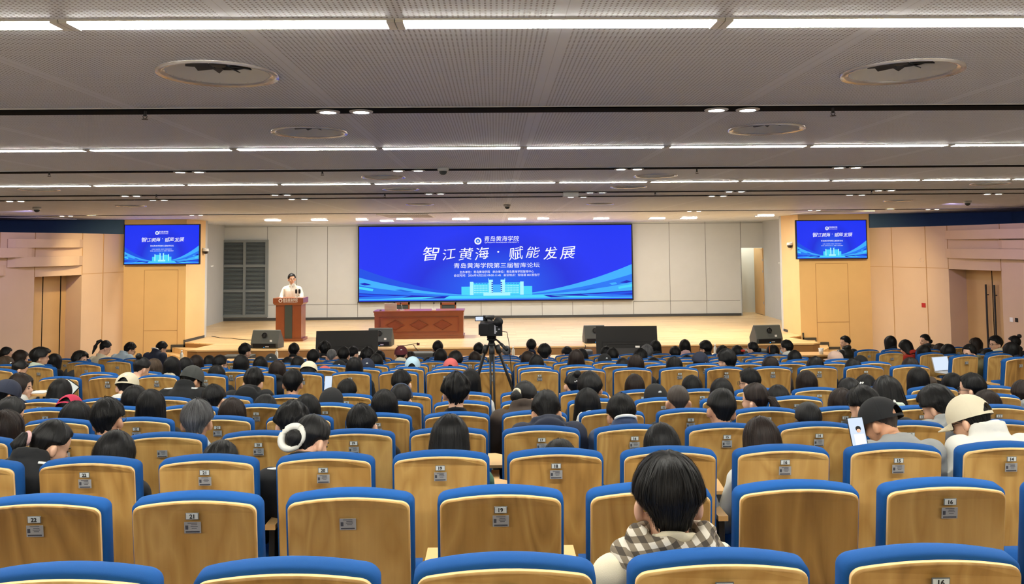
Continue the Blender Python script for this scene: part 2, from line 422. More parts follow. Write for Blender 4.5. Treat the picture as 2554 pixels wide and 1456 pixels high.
# round air diffusers: chrome ring, bowl with vanes
bm = B(); lathe(bm, [(.250, .004), (.262, -.006), (.300, -.012), (.300, .002)], n=56); fixn(bm); ring_me = mesh('ring', bm, 'rim_silver', True)
bm = B(); lathe(bm, [(.256, -.002), (.235, .012), (.200, .035), (.175, .060), (.170, .085), (0, .085)], n=48); bowl_me = mesh('bowl', bm, 'lamp_white', True)
bm = B()
for k in range(9):
    a = k * 2 * PI / 9
    mxx = Matrix.Rotation(a, 4, 'Z')
    box(bm, .05, .16, -.035, .0, .052, .056, 0, mxx @ Matrix.Translation((0, .02, 0)) @ Matrix.Rotation(.5, 4, 'X') @ Matrix.Translation((0, 0, .0)))
lathe(bm, [(.172, .062), (.160, .045), (.152, .062)], n=40)
lathe(bm, [(0, .030), (.035, .032), (.05, .07)], n=24); fixn(bm); van_me = mesh('vanes', bm, 'duct_dark', False)
HOLES = []
DIFF = [(545, 182, 1.0, 'big round air diffuser left of centre, nearest the camera'), (2248, 177, 1.0, 'big round air diffuser on the right, nearest the camera'),
        (772, 328, .97, 'round air diffuser left of centre, behind the nearest black track'), (1911, 320, .97, 'round air diffuser on the right, behind the nearest black track'),
        (956, 440, .94, 'round air diffuser left of centre, just before the farthest light line'), (1635, 436.5, .94, 'round air diffuser right of centre, just before the farthest light line'),
        (1000, 470, .95, 'round air diffuser left of centre, just past the farthest light line'), (1568, 464, .95, 'round air diffuser right of centre, just past the farthest light line'),
        (1047, 508, 1.0, 'round air diffuser left of the ceiling camera near the stage'), (1497, 507, 1.0, 'round air diffuser right of the ceiling camera near the stage'),
        (327, 512, 1.0, 'round air diffuser at the far left near the stage'), (2240, 499, 1.0, 'round air diffuser at the far right near the stage'),
        (97, 471, .95, 'faint round air diffuser at the left edge past the farthest light line'), (2470, 456, .95, 'faint round air diffuser at the right edge past the farthest light line')]
for x_, y_, s_, lb in DIFF:
    p = onz(x_, y_ + 1, CEIL)
    D_ = .875 * .3
    t = thing('air_diffuser', lb, 'air vent', (p.x, p.y, CEIL), 0, 'round air diffusers in the ceiling')
    t.scale = (s_ * .87, s_ * .87, 1); HOLES.append((p.x, p.y, s_ * .87 * .252))
    put('ring', ring_me, t); put('bowl', bowl_me, t); put('vanes', van_me, t)
# the ceiling itself, with a round opening for each diffuser
bm = B(); box(bm, -15, 15, -6, 29.4, CEIL, CEIL + .2); slab_me = mesh('ceiling', bm, 'perforated_ceiling'); slab = bpy.data.objects.new('ceiling', slab_me)
bm = B()
for hx, hy, hr in HOLES: lathe(bm, [(0, -.1), (hr, -.1), (hr, .1), (0, .1)], c=(hx, hy, CEIL), n=48)
fixn(bm); cutter = bpy.data.objects.new('cutter', mesh('cutter', bm, [])); BENCH.collection.objects.link(cutter)
md = slab.modifiers.new('b', 'BOOLEAN'); md.object = cutter; md.solver = 'EXACT'; md.operation = 'DIFFERENCE'
slab_me2 = bake_mesh(slab); bpy.data.objects.remove(cutter)
slab_me2.materials.clear(); slab_me2.materials.append(M['perforated_ceiling'])
tag(put('ceiling', slab_me2), kind='structure')
# slatted return-air grilles near the stage
def grille(x0, x1, y0, y1, lb, mt='lamp_white'):
    a = onz(x0, y1, CEIL); b_ = onz(x1, y1, CEIL); c = onz((x0 + x1) / 2, y0, CEIL)
    cx, cyy = (a.x + b_.x) / 2, (a.y + c.y) / 2; W, H = abs(b_.x - a.x), abs(c.y - a.y)
    t = thing('air_grille', lb, 'air vent', (cx, cyy, CEIL))
    bm = B(); box(bm, -W / 2, W / 2, -H / 2, H / 2, -.006, -.002); obj('backing', bm, 'gap_black', t)
    bm = B()
    for s in (-1, 1): box(bm, -W / 2, W / 2, s * H / 2 - .02, s * H / 2 + .02, -.02, 0); box(bm, s * W / 2 - .02, s * W / 2 + .02, -H / 2, H / 2, -.02, 0)
    obj('frame', bm, mt, t)
    bm = B(); n = int(W / .05)
    for k in range(n): cbox(bm, (-W / 2 + (k + .5) * W / n, 0, -.01), (.014, H - .04, .012))
    tag(obj('slats', bm, mt, t), kind='stuff')
grille(940, 1069, 541, 533.5, 'slatted air grille in the ceiling above the left half of the big screen')
grille(0, 104, 547, 540.5, 'slatted air grille in the ceiling at the far left')
grille(2040, 2168, 532, 526, 'slatted air grille in the ceiling above the right wall television')
# ceiling cameras, sensors and pendent sprinklers
def dome(x_, y_, s_, lb):
    p = onz(x_, y_, CEIL)
    t = thing('ceiling_camera', lb, 'camera', (p.x, p.y, CEIL), 0, 'small dome devices under the ceiling'); t.scale = (s_, s_, s_)
    bm = B(); lathe(bm, [(.0, 0), (.07, 0), (.07, -.03), (.055, -.045), (0, -.045)], n=24); fixn(bm); obj('housing', bm, 'lamp_white', t, True)
    bm = B(); lathe(bm, [(.05, -.045), (.045, -.07), (.025, -.088), (0, -.092)], n=24); fixn(bm); obj('lens_dome', bm, 'speaker_grey', t, True)
dome(1105, 418, .8, 'small dome camera under the second black track, left of centre')
dome(1265, 510, .95, 'small dome camera under the ceiling between the two middle air diffusers')
dome(92, 517, 1.0, 'small dome camera under the ceiling at the far left')
dome(2413, 501, 1.0, 'small dome camera under the ceiling at the far right')
def sprink(x_, y_, s_, lb):
    p = onz(x_, y_, CEIL)
    t = thing('sprinkler_head', lb, 'sprinkler', (p.x, p.y, CEIL - .012), 0, 'sprinkler heads in the slot tracks'); t.scale = (s_, s_, s_)
    bm = B(); tube(bm, [(0, 0, 0), (0, 0, -.03)], .008)
    for s in (-1, 1): tube(bm, [(s * .007, 0, -.02), (s * .012, 0, -.032), (s * .003, 0, -.045)], .002, 6)
    obj('body', bm, 'metal_dark', t)
    bm = B(); lathe(bm, [(0, -.044), (.016, -.045), (.018, -.048), (0, -.048)], n=16); fixn(bm); obj('deflector', bm, 'metal_dark', t)
for i, (x_, y_, s_) in enumerate([(362, 270, 1.0), (2077, 262, 1.0), (123, 424, 1.0), (804, 421, 1.0), (1738, 417, 1.0), (390, 481, 1.2), (960, 479, 1.2), (1634, 475, 1.2), (2174, 470, 1.2)]):
    sprink(x_, y_ + 1.5, s_, 'tiny sprinkler head below the %s, %s from the left' % (('nearest black track', ORD[i]) if i < 2 else ('second black track', ORD[i - 2]) if i < 5 else ('third black track', ORD[i - 5])))
# small ceiling-mounted projector sensor right of centre
p = onz(1423, 478, CEIL); t = thing('ceiling_projector', 'small pale box hanging under the third black track right of centre', 'projector', (p.x, p.y, CEIL))
bm = B(); box(bm, -.11, .11, -.08, .08, -.075, -.01); bevel(bm, .01); obj('body', bm, 'lamp_white', t); bm = B(); lathe(bm, [(0, 0), (.02, 0), (.02, -.015), (0, -.015)], n=16, c=(.05, .09, -.04)); obj('lens', bm, 'lens_black', t)

# stage ceiling lamps (flat panels just past the opening)
for i, (x_, y_, w_) in enumerate([(684, 547, 36), (800, 546, 40), (905, 545.5, 30), (967, 549, 34), (1010, 544.5, 40), (1150, 544.5, 44), (1290, 544, 46), (1355, 543, 30), (1500, 543, 40), (1640, 542.5, 40), (1720, 541.5, 40), (1912, 535.5, 44)]):
    p = onz(x_, y_ , CEIL)
    Y_ = min(p.y, 25.5); W_ = w_ * Y_ / F
    t = thing('stage_light', 'flat bright stage lamp under the ceiling edge, %s from the left' % ORD[i], 'stage light', ((x_ - 1236) * Y_ / F, Y_, CEIL), 0, 'flat stage lamps along the ceiling edge')
    bm = B(); box(bm, -W_ / 2, W_ / 2, -.12, .12, -.035, 0); obj('housing', bm, 'lamp_white', t)
    bm = B(); box(bm, -W_ / 2 + .02, W_ / 2 - .02, -.123, .10, -.040, -.012); obj('diffuser', bm, 'stage_panel_glow', t)

# ---- back wall of the stage with its joints
YB = 28.2
bm = B(); poly(bm, [(-10, YB, 0), (10, YB, 0), (10, YB, CEIL), (-10, YB, CEIL)])
# doorway cut: the wall is built in three pieces round it
bm.free(); bm = B()
dL, dR = at(1847, 700, YB).x, at(1906, 700, YB).x; dT = at(1877, 618, YB).z
poly(bm, [(-10, YB, STAGE), (dL, YB, STAGE), (dL, YB, CEIL), (-10, YB, CEIL)], th=.12, n=(0, -1, 0))
poly(bm, [(dR, YB, STAGE), (10, YB, STAGE), (10, YB, CEIL), (dR, YB, CEIL)], th=.12, n=(0, -1, 0))
poly(bm, [(dL, YB, dT), (dR, YB, dT), (dR, YB, CEIL), (dL, YB, CEIL)], th=.12, n=(0, -1, 0))
fixn(bm); struct('wall_back', bm, 'grey_panel')
bm = B()
def vj(xp, y0, y1):
    a, b_ = at(xp, y0, YB), at(xp, y1, YB); box(bm, a.x - .008, a.x + .008, YB - .004, YB, min(a.z, b_.z), max(a.z, b_.z))
for xp in (741, 817): vj(xp, 565, 796)
for xp in (667.5,): vj(xp, 565, 800)
for xp in (892, 970, 1048, 1122, 1200, 1275, 1352, 1428, 1504, 1580): vj(xp, 752, 793)
for xp in (1668, 1758): vj(xp, 553, 789)
vj(1846, 553, 790)
z1 = at(1236, 755, YB).z
for xa, xb in ((667, 892), (1580, 1846)): box(bm, at(xa, 755, YB).x, at(xb, 755, YB).x, YB - .004, YB, z1 - .008, z1 + .008)
z2 = at(1236, 560.5, YB).z; box(bm, -10, 10, YB - .004, YB, z2 - .008, z2 + .008)
struct('trim_1', bm, 'joint')
bm = B(); box(bm, -10, dL, YB - .03, YB, STAGE, STAGE + .09); struct('baseboard_back', bm, 'skirting')
# bright corridor seen through the doorway
bm = B()
poly(bm, [(dL - .6, YB + 1.3, STAGE), (dR + .6, YB + 1.3, STAGE), (dR + .6, YB + 1.3, CEIL), (dL - .6, YB + 1.3, CEIL)])
poly(bm, [(dL - .6, YB + .12, STAGE), (dL - .6, YB + 1.3, STAGE), (dL - .6, YB + 1.3, CEIL), (dL - .6, YB + .12, CEIL)])
poly(bm, [(dR + .6, YB + .12, STAGE), (dR + .6, YB + 1.3, STAGE), (dR + .6, YB + 1.3, CEIL), (dR + .6, YB + .12, CEIL)])
struct('wall_corridor', bm, 'white_wall')
bm = B(); box(bm, dL - .6, dR + .6, YB, YB + 1.3, STAGE - .02, STAGE); struct('floor_corridor', bm, 'stage_boards')
lamp('corridor_lamp', 'AREA', ((dL + dR) / 2, YB + .7, CEIL - .1), 26, (1, .97, .86), ((dL + dR) / 2, YB + .7, 0), .5)
# door leaf opened against the right side of the doorway
t = bpy.data.objects.new('door_1', None); COL.objects.link(t); tag(t, kind='structure'); t.location = (dR, YB, STAGE)
bm = B(); box(bm, -.05, .0, -.02, .9, .02, dT - STAGE - .02); obj('door_leaf', bm, 'door_tan', t)
bm = B(); box(bm, .0, .05, -.03, .12, 0, dT - STAGE); box(bm, dL - dR - .0, dL - dR + .03, -.01, .12, 0, dT - STAGE); obj('door_frame', bm, 'grey_panel_side', t)
bm = B(); box(bm, dL - dR + .06, dL - dR + .2, 1.22, 1.28, 0, 1.6); obj('door_frame', bm, 'gap_black', t)
bm = B()
for z_ in (.4, 1.5, 1.9): tube(bm, [(-.055, -.03, z_), (-.055, -.03, z_ + .08)], .012, 8)
obj('hinge', bm, 'rim_silver', t)

# side returns of the stage opening and its pillars
def sidewalls(s):
    side = 'left' if s < 0 else 'right'
    px0, px1 = (527, 545) if s < 0 else (1957, 1918)
    a = onz(523 if s < 0 else 1957, 838 if s < 0 else 822, STAGE)
    P0 = Vector((s * 8.28, 23.1, 0))                      # stage corner of the pillar
    P1 = Vector((s * 8.40, 22.0, 0)) if s < 0 else Vector((8.36, 22.0, 0))
    Pa = Vector((s * 8.36, YB, 0))
    bm = B()
    wall = lambda A_, B_, z0, z1, mi=0: poly(bm, [(A_.x, A_.y, z0), (B_.x, B_.y, z0), (B_.x, B_.y, z1), (A_.x, A_.y, z1)], mi)
    # grey stage side wall, in two planes
    Pm = Vector((s * 9.35, 25.6, 0)); Pn = Vector((s * 9.45, YB, 0))
    wall(P0 + Vector((s * .05, .3, 0)), Pm, 0, CEIL); wall(Pm, Pn, 0, CEIL); wall(P0 + Vector((s * .05, .3, 0)), P0, 0, CEIL)
    struct('wall_stage_' + side, bm, 'grey_panel_side')
    bm = B(); wall = lambda A_, B_, z0, z1, mi=0: poly(bm, [(A_.x, A_.y, z0), (B_.x, B_.y, z0), (B_.x, B_.y, z1), (A_.x, A_.y, z1)], mi)
    wall(P0, P1, 0, CEIL); struct('wall_pillar_' + side, bm, 'tan_panel')
    # frontal panel wall that carries the television
    P2 = Vector((at(308, 700, 22.0).x, 22.0, 0)) if s < 0 else Vector((at(2172, 700, 22.0).x, 22.0, 0))
    bm = B(); wall(P1, P2, 0, CEIL)
    q = lambda xp, yp: at(xp, yp, 22.0)
    struct('wall_front_' + side, bm, 'tan_panel')
    bm = B()
    if s < 0: xa, xb, ya, yb, yc = q(360, 700).x, q(444, 700).x, q(400, 673).z, q(400, 824).z, q(400, 880).z
    else: xa, xb, ya, yb, yc = q(2035, 700).x, q(2115, 700).x, q(2075, 657).z, q(2075, 803).z, q(2075, 870).z
    for X_ in (xa, xb): box(bm, X_ - .007, X_ + .007, 21.994, 22.0, 0, ya)
    box(bm, xa, xb, 21.994, 22.0, ya - .007, ya + .007); box(bm, xa, xb, 21.994, 22.0, yb - .007, yb + .007)
    struct('trim_%d' % (2 if s < 0 else 3), bm, 'tan_joint')
    # splayed lower side wall, with a ledge and a blue wall above it
    ZT = EYE + .396
    pts = [(P2.x, 22.0)]
    if s < 0: pts += [(at(258, 600, 21.2).x, 21.2), (at(206, 600, 20.5).x, 20.5), (at(88, 600, 19.2).x, 19.2), (at(0, 600, 18.3).x, 18.3), (-11.9, 14.5), (-12.4, 6), (-12.6, -5.8)]
    else: pts += [(at(2224, 600, 21.45).x, 21.45), (at(2363, 600, 20.0).x, 20.0), (at(2494, 600, 18.35).x, 18.35), (at(2560, 600, 17.5).x, 17.5), (11.95, 14), (12.4, 6), (12.6, -5.8)]
    V3 = [Vector((a_, b_, 0)) for a_, b_ in pts]
    DI = 2 if s < 0 else 2                                   # doorway between points DI and DI+1
    ZD = at(150, 688, 19.8).z if s < 0 else at(2430, 673, 19.2).z
    bm = B(); wall = lambda A_, B_, z0, z1, mi=0: poly(bm, [(A_.x, A_.y, z0), (B_.x, B_.y, z0), (B_.x, B_.y, z1), (A_.x, A_.y, z1)], mi)
    for i in range(len(V3) - 1):
        wall(V3[i], V3[i + 1], ZD if i == DI else 0, ZT, 0 if i else 0)
    for i in range(len(V3) - 1):                             # ledge on top
        o1, o2 = Vector((s * 14, V3[i].y, 0)), Vector((s * 14, V3[i + 1].y, 0))
        poly(bm, [(V3[i].x, V3[i].y, ZT), (V3[i + 1].x, V3[i + 1].y, ZT), (o2.x, o2.y, ZT), (o1.x, o1.y, ZT)])
    # recess of the doorway
    A_, B_ = V3[DI], V3[DI + 1]
    out = Vector((A_.y - B_.y, -(A_.x - B_.x), 0)).normalized(); out *= 1 if out.x * s > 0 else -1
    dep = .55
    A2, B2 = A_ + out * dep, B_ + out * dep
    wall(A_, A2, 0, ZD); wall(B_, B2, 0, ZD); poly(bm, [(A_.x, A_.y, ZD), (B_.x, B_.y, ZD), (B2.x, B2.y, ZD), (A2.x, A2.y, ZD)])
    struct('wall_' + side, bm, 'pink_tan_panel')
    d = bpy.data.objects.new('door_2' if s < 0 else 'door_3', None); COL.objects.link(d); tag(d, kind='structure')
    ax = (B2 - A2); L = ax.length; ang = math.atan2(ax.y, ax.x); d.location = (A2.x, A2.y, 0); d.rotation_euler = (0, 0, ang)
    side_y = (-out).dot(Vector((-math.sin(ang), math.cos(ang), 0)))
    k = 1 if side_y > 0 else -1
    bm = B(); box(bm, 0, L, 0, k * .05, 0, ZD); obj('door_leaf', bm, 'door_tan', d)
    bm = B(); box(bm, L * .5 - .01, L * .5 + .01, k * .05, k * .056, 0, ZD)
    if s < 0: box(bm, L * .12 - .012, L * .12 + .012, k * .05, k * .056, 0, ZD)
    obj('door_gap', bm, 'gap_black', d)
    for xx in ((L * .5 - .13, L * .5 + .13) if s > 0 else (L * .86,)):
        bm = B(); tube(bm, [(xx, k * .12, .35), (xx, k * .12, 2.0)], .022, 12)
        for z_ in (.6, 1.75): tube(bm, [(xx, k * .05, z_), (xx, k * .12, z_)], .012, 8)
        obj('door_handle', bm, 'metal_dark', d)
    # vertical and horizontal panel joints on the splayed wall
    bm = B()
    def jn(p, z0, z1, w_=.01):
        cbox(bm, (p.x - out.x * .003, p.y - out.y * .003, (z0 + z1) / 2), (w_, w_, z1 - z0))
    for i in (1, 2, 3, 4): jn(V3[i], (ZD if i in (DI, DI + 1) else 0), ZT, .014)
    mid = V3[1].lerp(V3[2], .62) if s > 0 else V3[0].lerp(V3[1], .99)
    jn(mid, 0, ZT, .014)
    zj = ZD + .02
    for i in (0, 1):
        a_, b_ = V3[i], V3[i + 1]; n_ = Vector((-(b_ - a_).y, (b_ - a_).x, 0)).normalized(); n_ *= -1 if n_.x * s > 0 else 1
        poly(bm, [a_ + n_ * .004 + Vector((0, 0, zj - .008)), b_ + n_ * .004 + Vector((0, 0, zj - .008)), b_ + n_ * .004 + Vector((0, 0, zj + .008)), a_ + n_ * .004 + Vector((0, 0, zj + .008))])
    struct('trim_%d' % (4 if s < 0 else 5), bm, 'tan_joint')
    # blue wall over the ledge
    bm = B(); wall = lambda A_, B_, z0, z1, mi=0: poly(bm, [(A_.x, A_.y, z0), (B_.x, B_.y, z0), (B_.x, B_.y, z1), (A_.x, A_.y, z1)], mi)
    wall(P2 + Vector((0, -.05, 0)), Vector((s * 13.9, 21.3, 0)), ZT, CEIL); wall(Vector((s * 13.9, 21.3, 0)), Vector((s * 13.9, -5.8, 0)), ZT, CEIL)
    struct('wall_upper_' + side, bm, 'blue_wall')
    # bowed ribs wrapping over the doorway
    ribs = [(597, 617, 205, 18, .16), (618, 641, 85, -90, .16), (638, 661, 205, 18, .16), (661, 687, 14, -120, .12)] if s < 0 else [(575, 597, 2360, 2620, .16), (599, 620, 2492, 2700, .16), (620, 643, 2360, 2620, .16)]
    for yt, yb_, xa_, xb_, dpt in ribs:
        path = []
        N_ = 14
        for q_ in range(N_ + 1):
            xx = xa_ + (xb_ - xa_) * q_ / N_
            # point on the splayed wall plane under that pixel
            best = None
            for i in range(len(V3) - 1):
                a_, b_ = V3[i], V3[i + 1]; dr = ray(xx, 620)
                den = dr.x * (b_.y - a_.y) - dr.y * (b_.x - a_.x)
                if abs(den) < 1e-9: continue
                tt = (a_.x * (b_.y - a_.y) - a_.y * (b_.x - a_.x)) / den; X_, Y_ = dr.x * tt, dr.y * tt
                ss = ((X_ - a_.x) * (b_.x - a_.x) + (Y_ - a_.y) * (b_.y - a_.y)) / (b_ - a_).length_squared
                if -.02 <= ss <= 1.02 and tt > 0: best = Vector((X_, Y_, 0)); break
            if best is None: continue
            bow = dpt * math.sin(PI * q_ / N_) ** .5 if q_ not in (0, N_) else .01
            path.append(best - out * (bow + .01))
        if len(path) < 3: continue
        zt, zb = at(xa_, yt, path[0].y).z, at(xa_, yb_, path[0].y).z
        bm = B()
        rings_ = [[(p_.x, p_.y, zt), (p_.x, p_.y, zb), (p_.x + out.x * .3, p_.y + out.y * .3, zb), (p_.x + out.x * .3, p_.y + out.y * .3, zt)] for p_ in path]
        loft(bm, rings_); fixn(bm)
        struct('trim_%d' % (6 + ribs.index((yt, yb_, xa_, xb_, dpt)) + (0 if s < 0 else 4)), bm, 'pink_tan_panel')
    return V3, out
VL, OL = sidewalls(-1)
VR, OR = sidewalls(1)
bm = B(); poly(bm, [(-14, -5.8, 0), (14, -5.8, 0), (14, -5.8, CEIL), (-14, -5.8, CEIL)]); struct('wall_rear', bm, 'tan_panel')

# ---- stage platform with side steps
Lw, Lc, La, Lf = onz(492, 848.5, STAGE), onz(537, 857.5, STAGE), onz(467, 872, STAGE), onz(483, 876, STAGE)
Rw, Rc, Ra, Rf = onz(1981, 832, STAGE), onz(1968, 841, STAGE), onz(2044, 853, STAGE), onz(2030, 856.5, STAGE)
YF = 20.28
mx_ = lambda p: (p.x, p.y)
stage_pts = [(La.x, La.y), (Lf.x, YF), (Rf.x, YF), (Ra.x, Ra.y), mx_(Rc), (8.36, 22.0), (8.28, 23.1), (9.4, 25.6), (9.5, YB), (-9.5, YB), (-9.4, 25.6), (-8.28, 23.1), (-8.4, 22.0), mx_(Lc)]
bm = B(); prism(bm, stage_pts, 0, STAGE - .03, 1)
prism(bm, [(x * 1.0, y) for x, y in stage_pts], STAGE - .03, STAGE, 0)
fixn(bm); struct('floor_stage', bm, ['stage_boards', 'stage_front_boards'])
bm = B()
fr = stage_pts[:4]
for (a_, b_) in zip(fr, fr[1:]):
    dx, dy = b_[0] - a_[0], b_[1] - a_[1]; l_ = math.hypot(dx, dy); nx, ny = dy / l_, -dx / l_
    poly(bm, [(a_[0] + nx * .02, a_[1] + ny * .02, STAGE - .035), (b_[0] + nx * .02, b_[1] + ny * .02, STAGE - .035), (b_[0] + nx * .02, b_[1] + ny * .02, STAGE + .002), (a_[0] + nx * .02, a_[1] + ny * .02, STAGE + .002)], th=.02, n=(nx, ny, 0))
fixn(bm); struct('trim_20', bm, 'edge_wood')
def steps_(s, w_, c_, a_):
    t = bpy.data.objects.new('stairs', None); COL.objects.link(t); tag(t, kind='structure')
    n_ = 4; R_ = STAGE / n_
    wx = s * 8.4
    for k in range(1, n_):
        zt = STAGE - R_ * k; sh_ = .34 * k
        bm = B()
        pts = [(wx, 21.99), (c_.x, c_.y), (a_.x, a_.y), (a_.x + s * .02, a_.y), (c_.x + s * (sh_ + .12), c_.y - .15 * k + .02), (wx + s * sh_, 21.99)]
        if s < 0: pts = [(wx, 21.99), (wx + s * sh_, 21.99), (c_.x + s * (sh_ + .30), c_.y - .22), (a_.x - .02 * s, a_.y - .0), (c_.x, c_.y)]
        else: pts = [(wx, 21.99), (c_.x, c_.y), (a_.x, a_.y), (c_.x + s * (sh_ + .30), c_.y - .22), (wx + s * sh_, 21.99)]
        prism(bm, pts, 0, zt); fixn(bm)
        obj('step', bm, 'stage_boards', t)
    return t
steps_(-1, Lw, Lc, La); steps_(1, Rw, Rc, Ra)
# dark skirting that climbs with the steps
for s in (-1, 1):
    bm = B(); R_ = STAGE / 4
    for k in range(0, 4):
        x0, x1 = 8.4 + .34 * k, 8.4 + .34 * (k + 1) if k else 8.74
        if k == 0: continue
        zt = STAGE - R_ * k
        box(bm, min(s * (x0 - .34), s * x0), max(s * (x0 - .34), s * x0), 21.97, 21.995, zt, zt + .07)
        box(bm, min(s * (x0 - .34), s * (x0 - .31)), max(s * (x0 - .34), s * (x0 - .31)), 21.97, 21.995, zt, zt + R_ + .07)
    box(bm, min(s * 9.42, s * 10.4), max(s * 9.42, s * 10.4), 21.97, 21.995, 0, .07)
    P0, P1 = Vector((s * 8.28, 23.1, 0)), Vector((s * 8.40, 22.0, 0))
    poly(bm, [(P0.x - s * .01, P0.y, STAGE), (P1.x - s * .01, P1.y, STAGE), (P1.x - s * .01, P1.y, STAGE + .07), (P0.x - s * .01, P0.y, STAGE + .07)], th=.01, n=(-s, 0, 0))
    fixn(bm); struct('baseboard_left' if s < 0 else 'baseboard_right', bm, 'skirting')

# ------------------------------------------------------------------ auditorium seats
TILT = Matrix.Translation((0, .072, 0)) @ Matrix.Translation((0, 0, .42)) @ Matrix.Rotation(math.radians(7.2), 4, 'X') @ Matrix.Translation((0, 0, -.42))
def outline(w_, z0, z1, rise, rc, n=7):
    """closed outline in x/z: flat foot, arched top, round upper corners"""
    h = w_ / 2; pts = [(-h + .03, z0), (h - .03, z0), (h, z0 + .04)]
    zc = z1 - rise
    for k in range(n):                                   # right upper corner
        a = k * (PI / 2) * .86 / (n - 1); pts.append((h - rc + rc * math.cos(a), zc - rc * .8 + rc * .8 * math.sin(a)))
    xr = pts[-1][0]; zr = pts[-1][1]
    for k in range(1, 10):
        x = xr - 2 * xr * k / 10; pts.append((x, zr + (z1 - zr) * (1 - (x / xr) ** 2)))
    for k in range(n):
        a = (PI / 2) * .86 * (1 - k / (n - 1)); pts.append((-(h - rc + rc * math.cos(a)), zc - rc * .8 + rc * .8 * math.sin(a)))
    pts.append((-h, z0 + .04))
    return pts
def ring3(w_, z0, z1, rise, rc, y, bow, ins=0):
    return [(x, y - bow * (1 - (2 * x / w_) ** 2), z) for x, z in outline(w_ - 2 * ins, z0 + ins, z1 - ins, rise, max(.01, rc - ins * .5))]
bm = B()
R3 = lambda y, i: ring3(.450, .30, .987, .019, .042, y, .014, i)
loft(bm, [R3(-.0005, .007), R3(.0035, .0015), R3(.009, 0), R3(.016, .0015), R3(.019, .006)], mis=[0, 1, 1, 1, 1])
for f in bm.faces:
    if len(f.verts) > 4: f.material_index = 0
for q in bm.verts: q.co = TILT @ q.co
fixn(bm); panel_me = mesh('backrest_panel', bm, ['plywood', 'edge_wood'])
for p in panel_me.polygons: p.use_smooth = len(p.vertices) == 4
bm = B()
def R4(y, i):
    pts = ring3(.474, .34, 1.0, .021, .048, y, .010, i)
    return [(x, yy + (.022 * math.exp(-((z - .60) / .13) ** 2) + .012 * (z > .9) if y > .05 else 0), z) for x, yy, z in pts]
loft(bm, [R4(.019, .010), R4(.027, .001), R4(.056, 0), R4(.074, .007), R4(.084, .025), R4(.090, .07)])
for q in bm.verts: q.co = TILT @ q.co
fixn(bm); cush_me = mesh('backrest_cushion', bm, 'seat_blue', True)
def pad(y0, y1, z0, z1, w_=.50):
    bm = B(); box(bm, -w_ / 2, w_ / 2, y0, y1, z0, z1); bevel(bm, .028, 3)
    for f in bm.faces: f.smooth = True
    fixn(bm); return bm
bm = pad(.175, .255, .30, .665); box(bm, -.23, .23, .252, .266, .32, .64, 1); seat_up = mesh('folding_seat', bm, ['seat_blue', 'arm_wood'])
bm = pad(.13, .56, .40, .475); box(bm, -.23, .23, .16, .54, .385, .402, 1); seat_dn = mesh('folding_seat', bm, ['seat_blue', 'arm_wood'])
bm = B(); box(bm, -.025, .025, .10, .42, .615, .64); bevel(bm, .008); fixn(bm)
arm_me = mesh('armrest', bm, 'arm_wood')
bm = B(); box(bm, -.014, .014, .13, .36, .04, .615); box(bm, -.03, .03, .10, .40, 0, .04); fixn(bm); leg_me = mesh('leg', bm, 'metal_dark')
# hinged writing tablet
bm = B(); prism(bm, [(-.09, .30), (.13, .30), (.15, .52), (.06, .60), (-.08, .58)], .685, .703); fixn(bm); tab_me = mesh('writing_tablet', bm, 'arm_wood')
plates = {}
def plate(n):
    if n not in plates:
        bm = B(); y0 = -.0165
        cbox(bm, (0, y0, .935), (.047, .003, .0245), 1); cbox(bm, (0, y0 - .001, .935), (.042, .003, .0205), 0)
        add_text(bm, str(n), .021, (0, y0 - .0032, .9345), 2, extrude=.0004, bold=.0006)
        for q in bm.verts: q.co = TILT @ q.co
        plates[n] = mesh('number_plate', bm, ['plate_white', 'plate_frame', 'plate_digit'])
    return plates[n]
bm = B(); y0 = -.0155
cbox(bm, (0, y0, .892), (.060, .0015, .042), 0)
for i, w_ in enumerate((.034, .022, .026, .018)): cbox(bm, (.006 if i else 0, y0 - .001, .909 - i * .0062), (w_, .001, .0018), 1)
cbox(bm, (-.021, y0 - .001, .893), (.010, .001, .015), 1); cbox(bm, (0, y0 - .001, .8765), (.050, .001, .0052), 1)
for q in bm.verts: q.co = TILT @ q.co
stick_me = mesh('notice_sticker', bm, ['sticker_silver', 'sticker_ink'])

SEATS = {}
ROWNAME = {'A': 'nearest row', 'B': 'second row from the camera', 'C': 'third row from the camera', 'D': 'fourth row from the camera', 'E': 'fifth row from the camera',
           'F': 'sixth row from the camera', 'G': 'seventh row, just before the tripod', 'H': 'first row beyond the tripod', 'I': 'second row beyond the tripod',
           'J': 'third row beyond the tripod', 'K': 'fourth row beyond the tripod', 'L': 'fifth row beyond the tripod', 'M': 'front row before the stage'}
NOPLATE = {('B', 20), ('B', 17), ('D', 21)}; NOSTICK = {('B', 17)}
TABLETS = {('C', 19), ('C', 17), ('D', 18), ('G', 12), ('H', 9)}
OCC = set()                       # seats that hold somebody: their seat pan is folded down
def seat(x, y, z, rz, row, n, lab, group, plated=True, sticker=True, down=False, tablet=False):
    t = thing('auditorium_seat', lab, 'seat', (x, y, z), rz, group)
    put('backrest_panel', panel_me, t); put('backrest_cushion', cush_me, t)
    put('folding_seat', seat_dn if down else seat_up, t)
    put('armrest', arm_me, t, (-.28, 0, 0)); put('leg', leg_me, t, (-.28, 0, 0))
    if plated: put('number_plate', plate(n), t)
    if sticker: put('notice_sticker', stick_me, t)
    if tablet: put('writing_tablet', tab_me, t, (.22, 0, 0))
    return t
BASE = {'A': (1255, 18), 'B': (1246, 19), 'C': (1384, 18), 'D': (1349, 17), 'E': (1333, 17), 'F': (1319, 17), 'G': (1310, 17),
        'H': (1345.5, 16), 'I': (1334.5, 16), 'J': (1322.5, 16), 'K': (1263.5, 17), 'L': (1265, 17), 'M': (1261, 17)}
